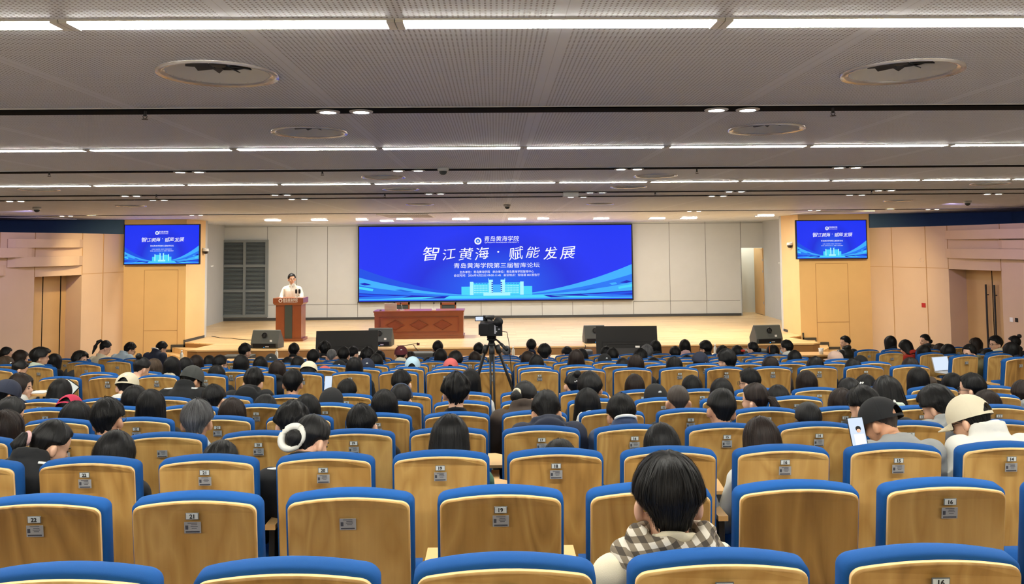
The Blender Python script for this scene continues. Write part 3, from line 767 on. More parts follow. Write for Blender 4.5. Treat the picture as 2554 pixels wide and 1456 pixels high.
ROWSEATS = {}
OUTER = {}
for k, (xp, n0) in BASE.items():
    Y0, zf = ROWS[k]
    X0 = at(xp, 900, Y0).x
    lst = []
    for j in range(-24, 25):
        X = X0 + .56 * j; n = n0 - j
        Y = row_y(k, X)
        c = CR.transposed() @ Vector((X, Y, -1)); px = PPX + F * c.x / -c.z
        wpx = .3 * F / Y
        if k in 'HIJKLM' and abs(X) > 5.1: continue
        if px < -wpx or px > 2554 + wpx:
            if px > -wpx - 1.15 * F / Y and px < 2554 + wpx + 1.15 * F / Y: OUTER.setdefault(k, []).append((n, X, Y, zf))
            continue
        lst.append((n, X, Y, zf))
    ROWSEATS[k] = lst

# seats of the angled side blocks, each where its back shows
def solve_floor(x, y, htop):
    best = None
    for i in range(len(steps) - 1):
        z_ = steps[i][1]; p = onz(x, y, z_ + htop)
        if p.y <= 0: continue
        lo, hi = steps[i][0], steps[i + 1][0]
        e = 0 if lo <= p.y < hi else min(abs(p.y - lo), abs(p.y - hi))
        if best is None or e < best[0]: best = (e, p, z_)
    p = onz(x, y, 0.0 + htop)
    if p.y >= steps[-1][0] and (best is None or best[0] > 0): best = (0, p, 0.0)
    return best[1], best[2]
WL = [(182, 906.5, 1), (95, 912.5, 1), (-6, 920, 1), (333, 893.5, 2), (266, 899, 2), (193, 901, 2), (120, 905.5, 2), (48, 909, 2),
      (267, 892.5, 3), (195, 893, 3), (130, 895, 3), (68, 897, 3), (8, 900, 3)]
WR = [(2434, 885, 1), (2545, 891, 1), (2328, 879.5, 2), (2408, 878.5, 2), (2506, 882, 2), (2242, 877, 3), (2330, 873, 3), (2402, 873.5, 3), (2478, 876, 3), (2548, 879, 3),
      (2167, 872, 4), (2232, 870, 4), (2400, 865.5, 4), (2470, 867.5, 4)]
WSEATS = []
for side, L_, rz in (('left', WL, -.24), ('right', WR, .24)):
    cnt = {}
    for x, y, q in sorted(L_, key=lambda t: (t[2], t[0])):
        p, z_ = solve_floor(x, y, SEAT_H)
        cnt[q] = cnt.get(q, 0) + 1
        WSEATS.append([p.x, p.y, z_, rz, side, q, cnt[q]])
FIX = [(X, Y) for k in 'HIJKLM' for n, X, Y, z_ in ROWSEATS[k]]
for it in range(200):             # keep neighbours a seat's width apart
    for i, a_ in enumerate(WSEATS):
        for b_ in WSEATS[i + 1:]:
            dx, dy = b_[0] - a_[0], b_[1] - a_[1]
            if abs(dx) < .575 and abs(dy) < .66:
                if abs(dx) / .575 > abs(dy) / .66: s_ = (.578 - abs(dx)) / 2 * (1 if dx >= 0 else -1); a_[0] -= s_; b_[0] += s_
                else: s_ = (.663 - abs(dy)) / 2 * (1 if dy >= 0 else -1); a_[1] -= s_; b_[1] += s_
        for X, Y in FIX:
            if abs(a_[0] - X) < .575 and abs(a_[1] - Y) < .66: a_[0] += (.58 - abs(a_[0] - X)) * (1 if a_[0] > 0 else -1)
for a_ in WSEATS: a_[2] = floor_z(a_[1])
def RN_SHORT(k): return ROWNAME[k].replace(' row from the camera', ' row').replace('seventh row, just before the tripod', 'seventh row')
def place_seats():
    for k, lst in ROWSEATS.items():
        for i, (n, X, Y, zf) in enumerate(lst):
            seat(X, Y, zf, 0, k, n, 'blue seat with plywood back, %s, %s from the left' % (ROWNAME[k], ORD[i]) if (k, n) not in NOPLATE else
                 'blue seat with its number plate missing, %s, %s from the left' % (ROWNAME[k], ORD[i]),
                 'auditorium seats of the ' + ROWNAME[k], (k, n) not in NOPLATE, (k, n) not in NOSTICK, (k, n) in OCC, (k, n) in TABLETS)
    for k, lst in OUTER.items():                # the rows go on for a little past the picture's edges
        for n, X, Y, zf in lst:
            same = sorted([s_[1] for s_ in lst if s_[1] * X > 0], key=abs)
            seat(X, Y, zf, 0, k, n, 'blue seat past the %s edge of the picture, %s one, %s' % ('left' if X < 0 else 'right', ('inner', 'outer', 'outermost')[same.index(X)], RN_SHORT(k)), 'seats past the picture edge')
    for i, (x, y, z_, rz, side, q, c) in enumerate(WSEATS):
        seat(x, y, z_, rz, 'W', 20, 'turned blue seat, %s from the left in the %s row of the %s side block' % (ORD[c - 1], ORD[q - 1], side),
             'seats of the %s side block' % side, False, True, ('W', i) in OCC)

# ------------------------------------------------------------------ screens
# the slide: (polygons in slide units, x 0..1 left to right, y 0..1 bottom to top), colours as the screen emits them
emis('slide_ribbon_a', srgb(36, 120, 246), 1.0); emis('slide_ribbon_b', srgb(62, 176, 255), 1.0); emis('slide_ribbon_c', srgb(20, 80, 232), 1.0)
emis('slide_cyan', srgb(70, 214, 250), 1.0); emis('slide_pale', srgb(170, 246, 255), 1.0); emis('slide_dark', srgb(14, 30, 190), 1.0); emis('slide_mid', srgb(24, 104, 232), 1.0)
m, nt, b = newmat('slide_blue')
tc = nt.nodes.new('ShaderNodeTexCoord'); sp = nt.nodes.new('ShaderNodeSeparateXYZ'); nt.links.new(tc.outputs['Generated'], sp.inputs[0])
dx_ = math_(nt, 'MULTIPLY', math_(nt, 'SUBTRACT', sp.outputs[0], .5), 2.6); dy_ = math_(nt, 'MULTIPLY', math_(nt, 'SUBTRACT', sp.outputs[2], .12), 1.15)
dd = math_(nt, 'SQRT', math_(nt, 'ADD', math_(nt, 'MULTIPLY', dx_, dx_), math_(nt, 'MULTIPLY', dy_, dy_)))
nz = nt.nodes.new('ShaderNodeTexNoise'); nz.inputs['Scale'].default_value = 1.1; nt.links.new(tc.outputs['Generated'], nz.inputs[0])
ddn = math_(nt, 'ADD', dd, math_(nt, 'MULTIPLY', math_(nt, 'SUBTRACT', nz.outputs[0], .5), .25))
cc = ramp(nt, ddn, [(.0, srgb(20, 110, 240)), (.35, srgb(26, 84, 236)), (.72, srgb(22, 46, 222)), (1.0, srgb(26, 52, 244))])
b.inputs['Base Color'].default_value = (.01, .01, .03, 1)
nt.links.new(cc, b.inputs['Emission Color']); b.inputs['Emission Strength'].default_value = 1.0; b.inputs['Specular IOR Level'].default_value = .05
SLIDE_M = ['slide_blue', 'slide_ribbon_a', 'slide_ribbon_b', 'slide_ribbon_c', 'slide_cyan', 'slide_pale', 'slide_dark', 'slide_mid', 'screen_text']
def screen(name, lab, cat, c, W, H, yaw, depth, small=False, frame_w=.03):
    t = thing(name, lab, cat, (c[0], c[1], c[2] - H / 2), yaw)
    bm = B(); box(bm, -W / 2 - frame_w, W / 2 + frame_w, .0, depth, -frame_w, H + frame_w)
    bevel(bm, .008); obj('casing', bm, 'black', t)
    bm = B(); f_ = frame_w
    for a_ in ((-W / 2 - f_, -W / 2, -f_, H + f_), (W / 2, W / 2 + f_, -f_, H + f_), (-W / 2, W / 2, -f_, 0), (-W / 2, W / 2, H, H + f_)): box(bm, a_[0], a_[1], -.012, .0, a_[2], a_[3])
    obj('bezel', bm, 'black', t)
    bm = B(); box(bm, -W / 2, W / 2, -.004, .0, 0, H); pn = obj('display_panel', bm, 'slide_blue', t)
    X = lambda u_: (u_ - .5) * W
    Z = lambda v_: v_ * H
    # sweeping ribbons
    bm = B(); lay = [0]
    def shape(pts, mi):
        lay[0] += 1; y = -.0045 - .0003 * lay[0]
        f = bm.faces.new([bm.verts.new((X(u_), y, Z(v_))) for u_, v_ in pts]); f.material_index = mi
    def band(s, top, bot, u0, u1, mi, n=22):
        lay[0] += 1; y = -.0045 - .0003 * lay[0]; pr = None
        for k in range(n + 1):
            uu = u0 + (u1 - u0) * k / n; a_ = (uu if s < 0 else 1 - uu, top(uu)); b_ = (uu if s < 0 else 1 - uu, bot(uu))
            cur = (bm.verts.new((X(a_[0]), y, Z(a_[1]))), bm.verts.new((X(b_[0]), y, Z(b_[1]))))
            if pr: bm.faces.new((pr[0], cur[0], cur[1], pr[1])).material_index = mi
            pr = cur
    for s in (-1, 1):
        k_ = 1.0 if s < 0 else 1.06
        cur_ = lambda a_, p_, e_: (lambda u_: e_ + a_ * k_ * max(0, 1 - u_ / .46) ** p_)
        band(s, cur_(.37, 1.75, .075), cur_(.25, 1.9, .07), 0, .455, 3 if s < 0 else 2)
        band(s, cur_(.25, 1.9, .07), cur_(.15, 2.1, .065), 0, .45, 2 if s < 0 else 1)
        band(s, cur_(.15, 2.1, .065), cur_(.03, 2.2, .06), 0, .44, 1 if s < 0 else 2)
        band(s, cur_(.06, 1.6, .05), cur_(.0, 1.0, .03), 0, .40, 6)
        uu = (lambda u_: u_) if s < 0 else (lambda u_: 1 - u_)
        for pts, mi in (([(0, .20), (.052, .165), (.049, .135), (0, .165)], 4), ([(0, .235), (.02, .25), (.045, .22), (.02, .215)], 6),
                        ([(.13, .15), (.152, .155), (.20, .12), (.17, .118)], 7), ([(0, .10), (.09, .085), (.15, .06), (.06, .06), (0, .075)], 3),
                        ([(0, .055), (.19, .075), (.14, .03), (.0, .01)], 1), ([(.02, .02), (.16, .045), (.30, .055), (.20, .02)], 4),
                        ([(.06, .225), (.085, .215), (.075, .19), (.055, .2)], 2)):
            shape([(uu(a_), b_) for a_, b_ in pts], mi)
    shape([(.33, .065), (.67, .065), (.70, .03), (.31, .03)], 4); shape([(0, .03), (1, .03), (1, .012), (0, .012)], 2); shape([(.1, .014), (.9, .014), (.88, .0), (.12, .0)], 3)
    # the main building in pale cyan
    bx0, bx1 = .373, .632; bu = lambda u_: bx0 + (bx1 - bx0) * u_
    R = lambda a_, b_, c_, d_, mi: shape([(bu(a_), c_), (bu(b_), c_), (bu(b_), d_), (bu(a_), d_)], mi)
    R(0, .12, .07, .185, 4); R(.88, 1, .07, .185, 4)
    R(.12, .385, .07, .235, 4); R(.615, .88, .07, .235, 4)
    R(.12, .17, .07, .248, 5); R(.83, .88, .07, .248, 5); R(.385, .445, .07, .275, 5); R(.555, .615, .07, .275, 5)
    R(.382, .39, .25, .292, 5); R(.61, .618, .25, .292, 5); R(.445, .555, .07, .21, 2)
    if not small:
        for i in range(12):
            for j in range(4):
                for o_ in (.18, .625): R(o_ + i * .0162, o_ + i * .0162 + .009, .095 + j * .03, .112 + j * .03, 5)
        for i in range(6): R(.425, .445, .10 + i * .026, .112 + i * .026, 6); R(.555, .575, .10 + i * .026, .112 + i * .026, 6)
        for i in range(5): R(.18 + i * .04, .21 + i * .04, .218, .23, 1); R(.625 + i * .04, .655 + i * .04, .218, .23, 1)
    R(.31, .69, .062, .105, 5)
    obj('slide_artwork', bm, SLIDE_M, pn)
    bm = B(); y = -.014; hk = min(1, W / H / 3.0)
    sq = 1.0
    for ch, u_, v_, sz, rt in (('智', .262, .615, .20, -4), ('江', .328, .612, .165, 3), ('黄', .390, .612, .185, -3), ('海', .449, .618, .18, 2), ('·', .508, .64, .22, 0), ('赋', .574, .612, .185, 4), ('能', .637, .628, .165, -5), ('发', .700, .610, .18, 3), ('展', .762, .618, .19, -2)):
        n0 = len(bm.verts); cx_, cz_ = X(u_), Z(v_)
        add_text(bm, ch, sz * H * hk, (cx_, y, cz_), 0, shear=.12, width=sz * H * hk * 1.08 if ch != '·' else None); bm.verts.ensure_lookup_table()
        ca, sa_ = math.cos(math.radians(rt)), math.sin(math.radians(rt))
        for q in bm.verts[n0:]:
            dx, dz = q.co.x - cx_, q.co.z - cz_; s_ = sz * H * hk
            dx += noise.noise(Vector((dz / s_ * 3.1, dx / s_ * 2.1, u_ * 40))) * s_ * .05; dz += noise.noise(Vector((dx / s_ * 3.3, dz / s_ * 2.3, u_ * 60 + 9))) * s_ * .06 + dx * .10
            q.co.x, q.co.z = cx_ + dx * ca - dz * sa_, cz_ + dx * sa_ + dz * ca
    add_text(bm, '青岛黄海学院第三届智库论坛', .072 * H * hk, (X(.503), y, Z(.462)), 0, width=.315 * W)
    add_text(bm, '主办单位：青岛黄海学院   承办单位：青岛黄海学院智库中心', .038 * H * hk, (X(.503), y, Z(.378)), 0, width=.272 * W)
    add_text(bm, '会议时间：2026年4月22日 09:00-11:45   会议地点：知信楼 801报告厅', .038 * H * hk, (X(.503), y, Z(.332)), 0, width=.315 * W)
    add_text(bm, '青岛黄海学院', .078 * H * hk, (X(.522), y, Z(.822)), 0, width=.128 * W, shear=.1)
    add_text(bm, 'QINGDAO HUANGHAI UNIVERSITY', .022 * H, (X(.522), y, Z(.776)), 0, width=.126 * W)
    obj('title_text', bm, 'screen_text', pn)
    if not small:
        bm = B(); add_text(bm, '青岛黄海学院', .045 * H, (X(.503), y, Z(.084)), 0, width=.088 * W); obj('gate_text', bm, 'slide_mid', pn)
    bm = B(); cxx, czz, r_b = X(.4345), Z(.797), .048 * H
    def disc(r, mi, yy, r0=0, n=40):
        a_ = [bm.verts.new((cxx + r * math.cos(k * 2 * PI / n) * 1.0, yy, czz + r * math.sin(k * 2 * PI / n))) for k in range(n)]
        bm.faces.new(a_).material_index = mi
    disc(r_b, 0, y); disc(r_b * .62, 1, y - .0006)
    for pts in (((-.34, -.2), (.34, -.2), (.2, -.36), (-.2, -.36)), ((-.02, -.12), (-.02, .42), (-.28, -.12)), ((.04, -.12), (.04, .3), (.26, -.12))):
        bm.faces.new([bm.verts.new((cxx + a_ * r_b, y - .0012, czz + b_ * r_b)) for a_, b_ in pts]).material_index = 0
    obj('crest', bm, ['screen_text', 'slide_mid'], pn)
    return t
YS = 28.05
a, b2, c2, d2 = at(896, 565, YS), at(1573, 561.5, YS), at(896, 752, YS), at(1578, 744.5, YS)
sxc = (a.x + b2.x + c2.x + d2.x) / 4; szc = (a.z + b2.z + c2.z + d2.z) / 4
screen('led_screen', 'huge blue screen with a white Chinese title on the back wall of the stage', 'screen', (sxc, YS, szc), (b2.x - a.x + d2.x - c2.x) / 2, (a.z - c2.z + b2.z - d2.z) / 2, 0, .14, frame_w=.045)
YT = 21.85
for x0, x1, y0, y1, lb in ((312, 496, 562, 657, 'wall television showing the blue slide, on the left wall panel'), (1986, 2162, 551, 643, 'wall television showing the blue slide, on the right wall panel')):
    a, b2 = at(x0, y0, YT), at(x1, y1, YT)
    screen('wall_television', lb, 'television', ((a.x + b2.x) / 2, YT, (a.z + b2.z) / 2), b2.x - a.x, a.z - b2.z, 0, .06, True, .022)

# ------------------------------------------------------------------ wall fittings
def wallcam(x, y, Y, lb):
    s_ = Y; Y_ = 22.5
    for _ in range(20): Y_ += (abs(at(x, y, Y_).x) - (8.28 + .109 * (23.1 - Y_)) + .08) * -1.2; Y_ = max(22.1, min(23.0, Y_))
    p = at(x, y, Y_); t = thing('dome_camera', lb, 'camera', (s_ * (8.28 + .109 * (23.1 - Y_)), Y_, p.z), -s_ * PI / 2, 'dome cameras on the stage pillars')
    t.scale = (1, 1, 1)
    bm = B(); box(bm, -.03, .03, -.04, .0, .03, .09); tube(bm, [(0, .0, .05), (0, -.08, .05)], .03, 16); lathe(bm, [(0, .07), (.075, .07), (.085, .03), (.085, -.005), (0, -.005)], c=(0, -.08, 0), n=24); fixn(bm); obj('housing', bm, 'white_plastic', t, True)
    bm = B(); lathe(bm, [(.074, -.005), (.068, -.045), (.045, -.075), (0, -.09)], c=(0, -.08, 0), n=24); fixn(bm); obj('lens_dome', bm, 'lens_black', t, True)
wallcam(513, 626, -1, 'white dome camera on the left stage pillar beside the television')
wallcam(1970, 611, 1, 'white dome camera on the right stage pillar beside the television')
def on_wall(xp, yp, V3, off=.02):
    for i in range(len(V3) - 1):
        a_, b_ = V3[i], V3[i + 1]; dr = ray(xp, yp); den = dr.x * (b_.y - a_.y) - dr.y * (b_.x - a_.x)
        tt = (a_.x * (b_.y - a_.y) - a_.y * (b_.x - a_.x)) / den; P = dr * tt
        ss = ((P.x - a_.x) * (b_.x - a_.x) + (P.y - a_.y) * (b_.y - a_.y)) / (b_ - a_).length_squared
        if 0 <= ss <= 1 and tt > 0:
            ang = math.atan2(b_.y - a_.y, b_.x - a_.x); return Vector((P.x, P.y, EYE + P.z)), ang
    return at(xp, yp, 20), 0
def fit(name, lb, cat, x, y, s, mats, shape='box'):
    p, ang = on_wall(x, y, VR); t = thing(name, lb, cat, p, ang + PI)
    bm = B()
    if shape == 'box': box(bm, -s / 2, s / 2, -.04, .01, -s / 2, s / 2); bevel(bm, .01)
    else: lathe(bm, [(0, .05), (s * .3, .05), (s / 2, .02), (s / 2, -.01)], n=24); fixn(bm); bmesh.ops.rotate(bm, verts=bm.verts, matrix=Matrix.Rotation(PI / 2, 3, 'X'))
    obj('body', bm, mats[0], t)
    bm = B()
    if shape == 'box': box(bm, -s * .3, s * .3, -.046, -.04, -s * .3, s * .12)
    else: lathe(bm, [(0, .066), (s * .28, .062), (s * .32, .045)], n=20); fixn(bm); bmesh.ops.rotate(bm, verts=bm.verts, matrix=Matrix.Rotation(PI / 2, 3, 'X'))
    obj('face', bm, mats[1], t)
fit('alarm_sounder', 'cream round alarm sounder high on the right side wall', 'alarm', 2299, 649, .11, ('white_plastic', 'red_plastic'), 'round')
fit('alarm_button', 'small red fire alarm box on the right side wall', 'alarm', 2304, 761, .11, ('red_plastic', 'white_plastic'))
fit('light_switch', 'white switch plate on the wall right of the right-hand door', 'switch', 2523, 797, .10, ('white_plastic', 'white_plastic'))
fit('card_reader', 'small black reader beside the white switch plate at the right', 'switch', 2536, 798, .09, ('black', 'metal_dark'))
for s, xp, yp, lb in ((-1, 529, 663.5, 'left'), (1, 1945, 656, 'right')):
    p = at(xp, yp, 23.5 if s < 0 else 24.5); t = thing('wall_hook', 'tiny white hook on the grey stage wall by the %s pillar' % lb, 'hook', p)
    bm = B(); box(bm, -.04, .04, -.02, .02, -.01, .02); box(bm, -.02, .02, -.03, -.02, -.03, .02); obj('body', bm, 'white_plastic', t)

# louvred air grille, two by three fields, on the back wall
a, b2 = at(553, 599, YB - .05), at(667, 790, YB - .05)
W, H = b2.x - a.x, a.z - b2.z
t = thing('louvre_grille', 'big grey louvred grille of six fields on the back wall behind the lectern', 'air vent', ((a.x + b2.x) / 2, YB - .05, b2.z))
bm = B()
for x_ in (-W / 2 + .04, 0, W / 2 - .04): box(bm, x_ - .045, x_ + .045, -.04, .05, 0, H)
for k in range(4): z_ = .04 + k * (H - .08) / 3; box(bm, -W / 2 + .002, W / 2 - .002, -.036, .048, z_ - .045 + .001, z_ + .044)
obj('frame', bm, 'louvre_grey', t)
bm = B(); box(bm, -W / 2 + .01, W / 2 - .01, .03, .05, 0.01, H - .01); obj('backing', bm, 'gap_black', t)
for i in range(2):
    for j in range(3):
        x0 = -W / 2 + .085 if i == 0 else .045; x1 = -.045 if i == 0 else W / 2 - .085
        z0 = .085 + j * (H - .08) / 3; z1 = z0 + (H - .08) / 3 - .09
        bm = B(); n = 17
        for k in range(n):
            zc = z0 + (z1 - z0) * (k + .5) / n
            poly(bm, [(x0, -.02, zc - .018), (x1, -.02, zc - .018), (x1, .02, zc + .012), (x0, .02, zc + .012)], th=.004, n=(0, -.6, .8))
        obj('louvre_slats', bm, 'louvre_grey', t)

# ------------------------------------------------------------------ lectern
YL = 21.5
pl = onz(719, 851, STAGE); t = thing('lectern', 'reddish brown wooden lectern with Chinese lettering, left on the stage', 'lectern', (pl.x, pl.y + .26, STAGE), .0)
k = pl.y / F
Wb, Wt, HL = 66 * k, 74 * k, 106 * k
bm = B(); box(bm, -Wb / 2 - .03, Wb / 2 + .03, -.28, .28, 0, .07); bevel(bm, .012); obj('plinth', bm, 'red_wood', t)
bm = B(); box(bm, -Wb / 2 + .02, Wb / 2 - .02, -.25, .25, .07, HL - .19)
for s in (-1, 1): box(bm, s * .13 - .012, s * .13 + .012, -.262, -.25, .07, HL - .19); box(bm, min(s * .14, s * (Wb / 2 - .02)), max(s * .14, s * (Wb / 2 - .02)), -.257, -.25, .10, HL - .22)
obj('body', bm, 'red_wood', t)
bm = B(); box(bm, -.10, .10, -.262, -.25, .07, HL - .19); obj('centre_panel', bm, 'leather_dark', t)
bm = B()
loft(bm, [[(-Wb / 2, -.27, HL - .19), (Wb / 2, -.27, HL - .19), (Wb / 2, .26, HL - .19), (-Wb / 2, .26, HL - .19)],
          [(-Wt / 2, -.31, HL - .14), (Wt / 2, -.31, HL - .14), (Wt / 2, .28, HL - .14), (-Wt / 2, .28, HL - .14)],
          [(-Wt / 2, -.31, HL), (Wt / 2, -.31, HL), (Wt / 2, .28, HL), (-Wt / 2, .28, HL)]]); fixn(bm)
hd = obj('desk_top', bm, 'red_wood', t)
bm = B(); add_text(bm, '青岛黄海学院', .1, (.06, -.3115, HL - .065), 0, width=.40, shear=.1, extrude=.004)
add_text(bm, 'QINGDAO HUANGHAI UNIVERSITY', .02, (.06, -.3115, HL - .118), 0, width=.38, extrude=.003)
obj('lettering', bm, 'white_plastic', hd)
bm = B()
a_ = [bm.verts.new((-.205 + .05 * math.cos(q * PI / 16), -.315, HL - .068 + .05 * math.sin(q * PI / 16))) for q in range(32)]; bm.faces.new(a_).material_index = 0
a_ = [bm.verts.new((-.205 + .032 * math.cos(q * PI / 16), -.3156, HL - .068 + .032 * math.sin(q * PI / 16))) for q in range(32)]; bm.faces.new(a_).material_index = 1
obj('crest', bm, ['white_plastic', 'red_wood_dark'], hd)
for i, x_ in enumerate((.155, .245)):
    m_ = thing('microphone', 'black microphone on a white stem on the lectern, %s one' % ('left' if i == 0 else 'right'), 'microphone', (pl.x + x_, pl.y + .20, STAGE + HL), 0, 'microphones on the lectern')
    bm = B(); lathe(bm, [(0, 0), (.035, 0), (.035, .015), (.01, .02), (.010, .10), (0, .10)], n=16); tube(bm, [(0, 0, .02), (0, 0, .11)], .012, 10); fixn(bm); obj('stand', bm, 'white_plastic', m_, True)
    bm = B(); lathe(bm, [(0, .10), (.024, .11), (.030, .16), (.030, .20), (.020, .225), (0, .23)], n=16); fixn(bm); obj('foam_windscreen', bm, 'black', m_, True)

# ------------------------------------------------------------------ conference table with its things
pa, pb = onz(932, 846, STAGE), onz(1157, 843.5, STAGE)
YTB = (pa.y + pb.y) / 2; XC = (pa.x + pb.x) / 2; W = pb.x - pa.x
HT = at(1040, 775, YTB).z - STAGE
t = thing('conference_table', 'long reddish wooden table with three diamond inlays, centre of the stage', 'table', (XC, YTB + .33, STAGE))
bm = B(); box(bm, -W / 2 - .01, W / 2 + .01, -.36, .36, HT - .035, HT); bevel(bm, .008); obj('tabletop', bm, 'red_wood', t)
bm = B(); box(bm, -W / 2 + .02, W / 2 - .02, -.32, -.29, .08, HT - .035)
box(bm, -W / 2 + .01, W / 2 - .01, -.325, -.29, HT - .12, HT - .035)
obj('front_panel', bm, 'red_wood', t)
for s in (-1, 1):
    bm = B(); box(bm, min(s * (W / 2 - .02), s * (W / 2 - .05)), max(s * (W / 2 - .02), s * (W / 2 - .05)), -.31, .31, .08, HT - .035); obj('side_panel', bm, 'red_wood', t)
bm = B(); box(bm, -W / 2 - .005, W / 2 + .005, -.335, .33, 0, .08); bevel(bm, .01); obj('plinth', bm, 'red_wood', t)
bm = B(); x0, x1, z0, z1 = -W / 2 + .14, W / 2 - .14, .15, HT - .17
for a_ in ((x0, x1, z1 - .035, z1), (x0, x1, z0, z0 + .035), (x0, x0 + .035, z0 + .035, z1 - .035), (x1 - .035, x1, z0 + .035, z1 - .035)): box(bm, a_[0], a_[1], -.345, -.32, a_[2], a_[3])
bevel(bm, .004); obj('moulding', bm, 'red_wood_dark', t)
for i in (-1, 0, 1):
    bm = B(); cx, cz, rx, rz_ = i * W * .262, (z0 + z1) / 2, W * .11, (z1 - z0) * .34
    def dia(s_, y): return [(cx + s_ * rx, y, cz), (cx, y, cz + s_ * rz_), (cx - s_ * rx, y, cz), (cx, y, cz - s_ * rz_)]
    loft(bm, [dia(1, -.32), dia(.96, -.342), dia(.86, -.342), dia(.78, -.330)]); fixn(bm); obj('diamond_inlay', bm, 'red_wood_dark', t)
ztop = STAGE + HT
def tx(xp): return at(xp, 770, YTB + .3).x
o = thing('laptop', 'open silver laptop at the left end of the stage table', 'laptop', (tx(975), YTB + .28, ztop))
bm = B(); box(bm, -.17, .17, -.0, .22, 0, .014); bevel(bm, .004); obj('base', bm, 'silver_laptop', o)
bm = B(); box(bm, -.17, .17, -.012, .0, .012, .20, 0, Matrix.Rotation(.18, 4, 'X')); bevel(bm, .003); obj('lid', bm, 'silver_laptop', o)
for xp, lb in ((1004, 'left'), (1083, 'right')):
    o = thing('desk_microphone', 'desk microphone unit at the %s of the stage table' % ('left, beside the laptop' if xp < 1050 else 'middle'), 'microphone', (tx(xp), YTB + .2, ztop), 0, 'desk microphones')
    bm = B(); box(bm, -.055, .055, -.06, .06, 0, .03); bevel(bm, .008); obj('base', bm, 'rim_silver' if xp < 1050 else 'white_plastic', o)
    bm = B(); tube(bm, [(0, 0, .03), (-.005, 0, .12), (-.03 if xp < 1050 else 0, 0, .17)], .006, 8); obj('gooseneck', bm, 'rim_silver', o)
    bm = B(); tube(bm, [(-.03 if xp < 1050 else 0, 0, .165), (-.045 if xp < 1050 else 0, 0, .215)], .014, 10); obj('capsule', bm, 'black', o)
o = thing('computer_mouse', 'small dark mouse left of the laptop on the stage table', 'mouse', (tx(950), YTB + .25, ztop)); bm = B(); lathe(bm, [(.03, 0), (.03, .012), (.018, .028), (0, .032)], n=16, sy=1.6); fixn(bm); obj('body', bm, 'metal_dark', o, True)
bm = B(); box(bm, -.002, .002, -.045, -.01, .022, .030); obj('scroll_wheel', bm, 'rim_silver', o)
for xp, lb in ((1000, 'behind the laptop'), (1117, 'behind the right half of the table')):
    cxm = at(xp, 760, YTB + 1.0).x
    o = thing('armchair', 'wooden chair with dark leather back, %s' % lb, 'chair', (cxm, YTB + 1.0, STAGE), 0, 'wooden armchairs behind the stage table')
    zt = at(xp, 755, YTB + 1.0).z - STAGE
    # the chairs face the hall: their backs stand at the far side
    bm = B(); box(bm, -.19, .19, .18, .22, .45, zt - .07); bevel(bm, .01); obj('backrest', bm, 'leather_dark', o)
    bm = B(); box(bm, -.23, .23, .17, .23, zt - .07, zt)
    for s in (-1, 1): box(bm, s * .21 - .02, s * .21 + .02, .17, .23, .40, zt)
    bevel(bm, .01); obj('back_frame', bm, 'red_wood', o)
    bm = B(); box(bm, -.23, .23, -.25, .20, .40, .47); bevel(bm, .02); obj('seat', bm, 'leather_dark', o)
    for s in (-1, 1):
        for y_ in (-.22, .19): bm = B(); box(bm, s * .21 - .02, s * .21 + .02, y_ - .02, y_ + .02, 0, .40); obj('leg', bm, 'red_wood', o)
        bm = B(); box(bm, s * .225 - .025, s * .225 + .025, -.24, .2, .62, .65); box(bm, s * .225 - .015, s * .225 + .015, -.22, -.19, .40, .62); obj('armrest', bm, 'red_wood', o)

# ------------------------------------------------------------------ stage monitor wedges, televisions on the floor, boxes
def wedge(x0, x1, yt, yb, lb, flip=1, turn=0):
    p = onz((x0 + x1) / 2, yb, STAGE); k = p.y / F; W = (x1 - x0) * k * .93; H = (yb - yt) * k
    t = thing('stage_monitor', lb, 'speaker', (p.x, p.y + .16, STAGE), turn, 'black wedge monitors along the stage edge')
    # seen from behind: sloping back with handle above, upright foot with sockets below; section in y/z, mirrored ends
    sec = [(-.13, 0), (-.16, H * .28), (-.02, H * .98), (.03, H), (.26, H * .30), (.24, 0)]
    bm = B(); i_ = .05 * W
    loft(bm, [[(-W / 2, y, z) for y, z in sec], [(-W / 2 + i_, y * 1.05, z) for y, z in sec], [(W / 2 - i_, y * 1.05, z) for y, z in sec], [(W / 2, y, z) for y, z in sec]]); fixn(bm); bevel(bm, .012)
    obj('cabinet', bm, 'speaker_grey', t)
    bm = B(); box(bm, -W / 2 + .06, W / 2 - .06, -.172, -.14, .03, H * .26); obj('socket_panel', bm, 'black', t)
    bm = B(); c_ = Vector((0, -.093, H * .70)); ang = math.atan2(H * .70, .14)
    lathe(bm, [(0, 0), (.062, 0), (.072, .012), (.062, .02)], n=24); fixn(bm)
    for q in bm.verts: q.co = Matrix.Rotation(ang, 3, 'X') @ q.co + Vector((W * .02 * flip, -.098, H * .72))
    obj('handle_cup', bm, 'black', t)
    bm = B()
    for s in (-1, 1): tube(bm, [(W * .02 + s * .02, -.12, H * .66), (W * .02 + s * .02, -.10, H * .80)], .009, 8)
    obj('handle', bm, 'metal_dark', t)
    bm = B(); q_ = (W * .24, -.139, H * .42); box(bm, q_[0] - .03, q_[0] + .03, q_[1] - .012, q_[1] - .008, q_[2] - .025, q_[2] + .025, 0, ); obj('label_plate', bm, 'paper', t)
    bm = B(); box(bm, W * .05, W * .18, -.178, -.172, H * .08, H * .13); box(bm, -.01, .01, -.178, -.172, H * .05, H * .09, 1); obj('sockets', bm, ['rim_silver', 'slide_ribbon_b'], t)
wedge(623, 698, 825, 869, 'black wedge monitor at the left stage edge before the lectern', -1, -.12)
wedge(915, 979, 820, 864, 'black wedge monitor half hidden by the left floor television', -1, -.06)
wedge(1456, 1512, 813, 856, 'black wedge monitor half hidden by the right floor television', 1, .06)
wedge(1881, 1956, 812, 857, 'black wedge monitor at the right stage edge', 1, .14)
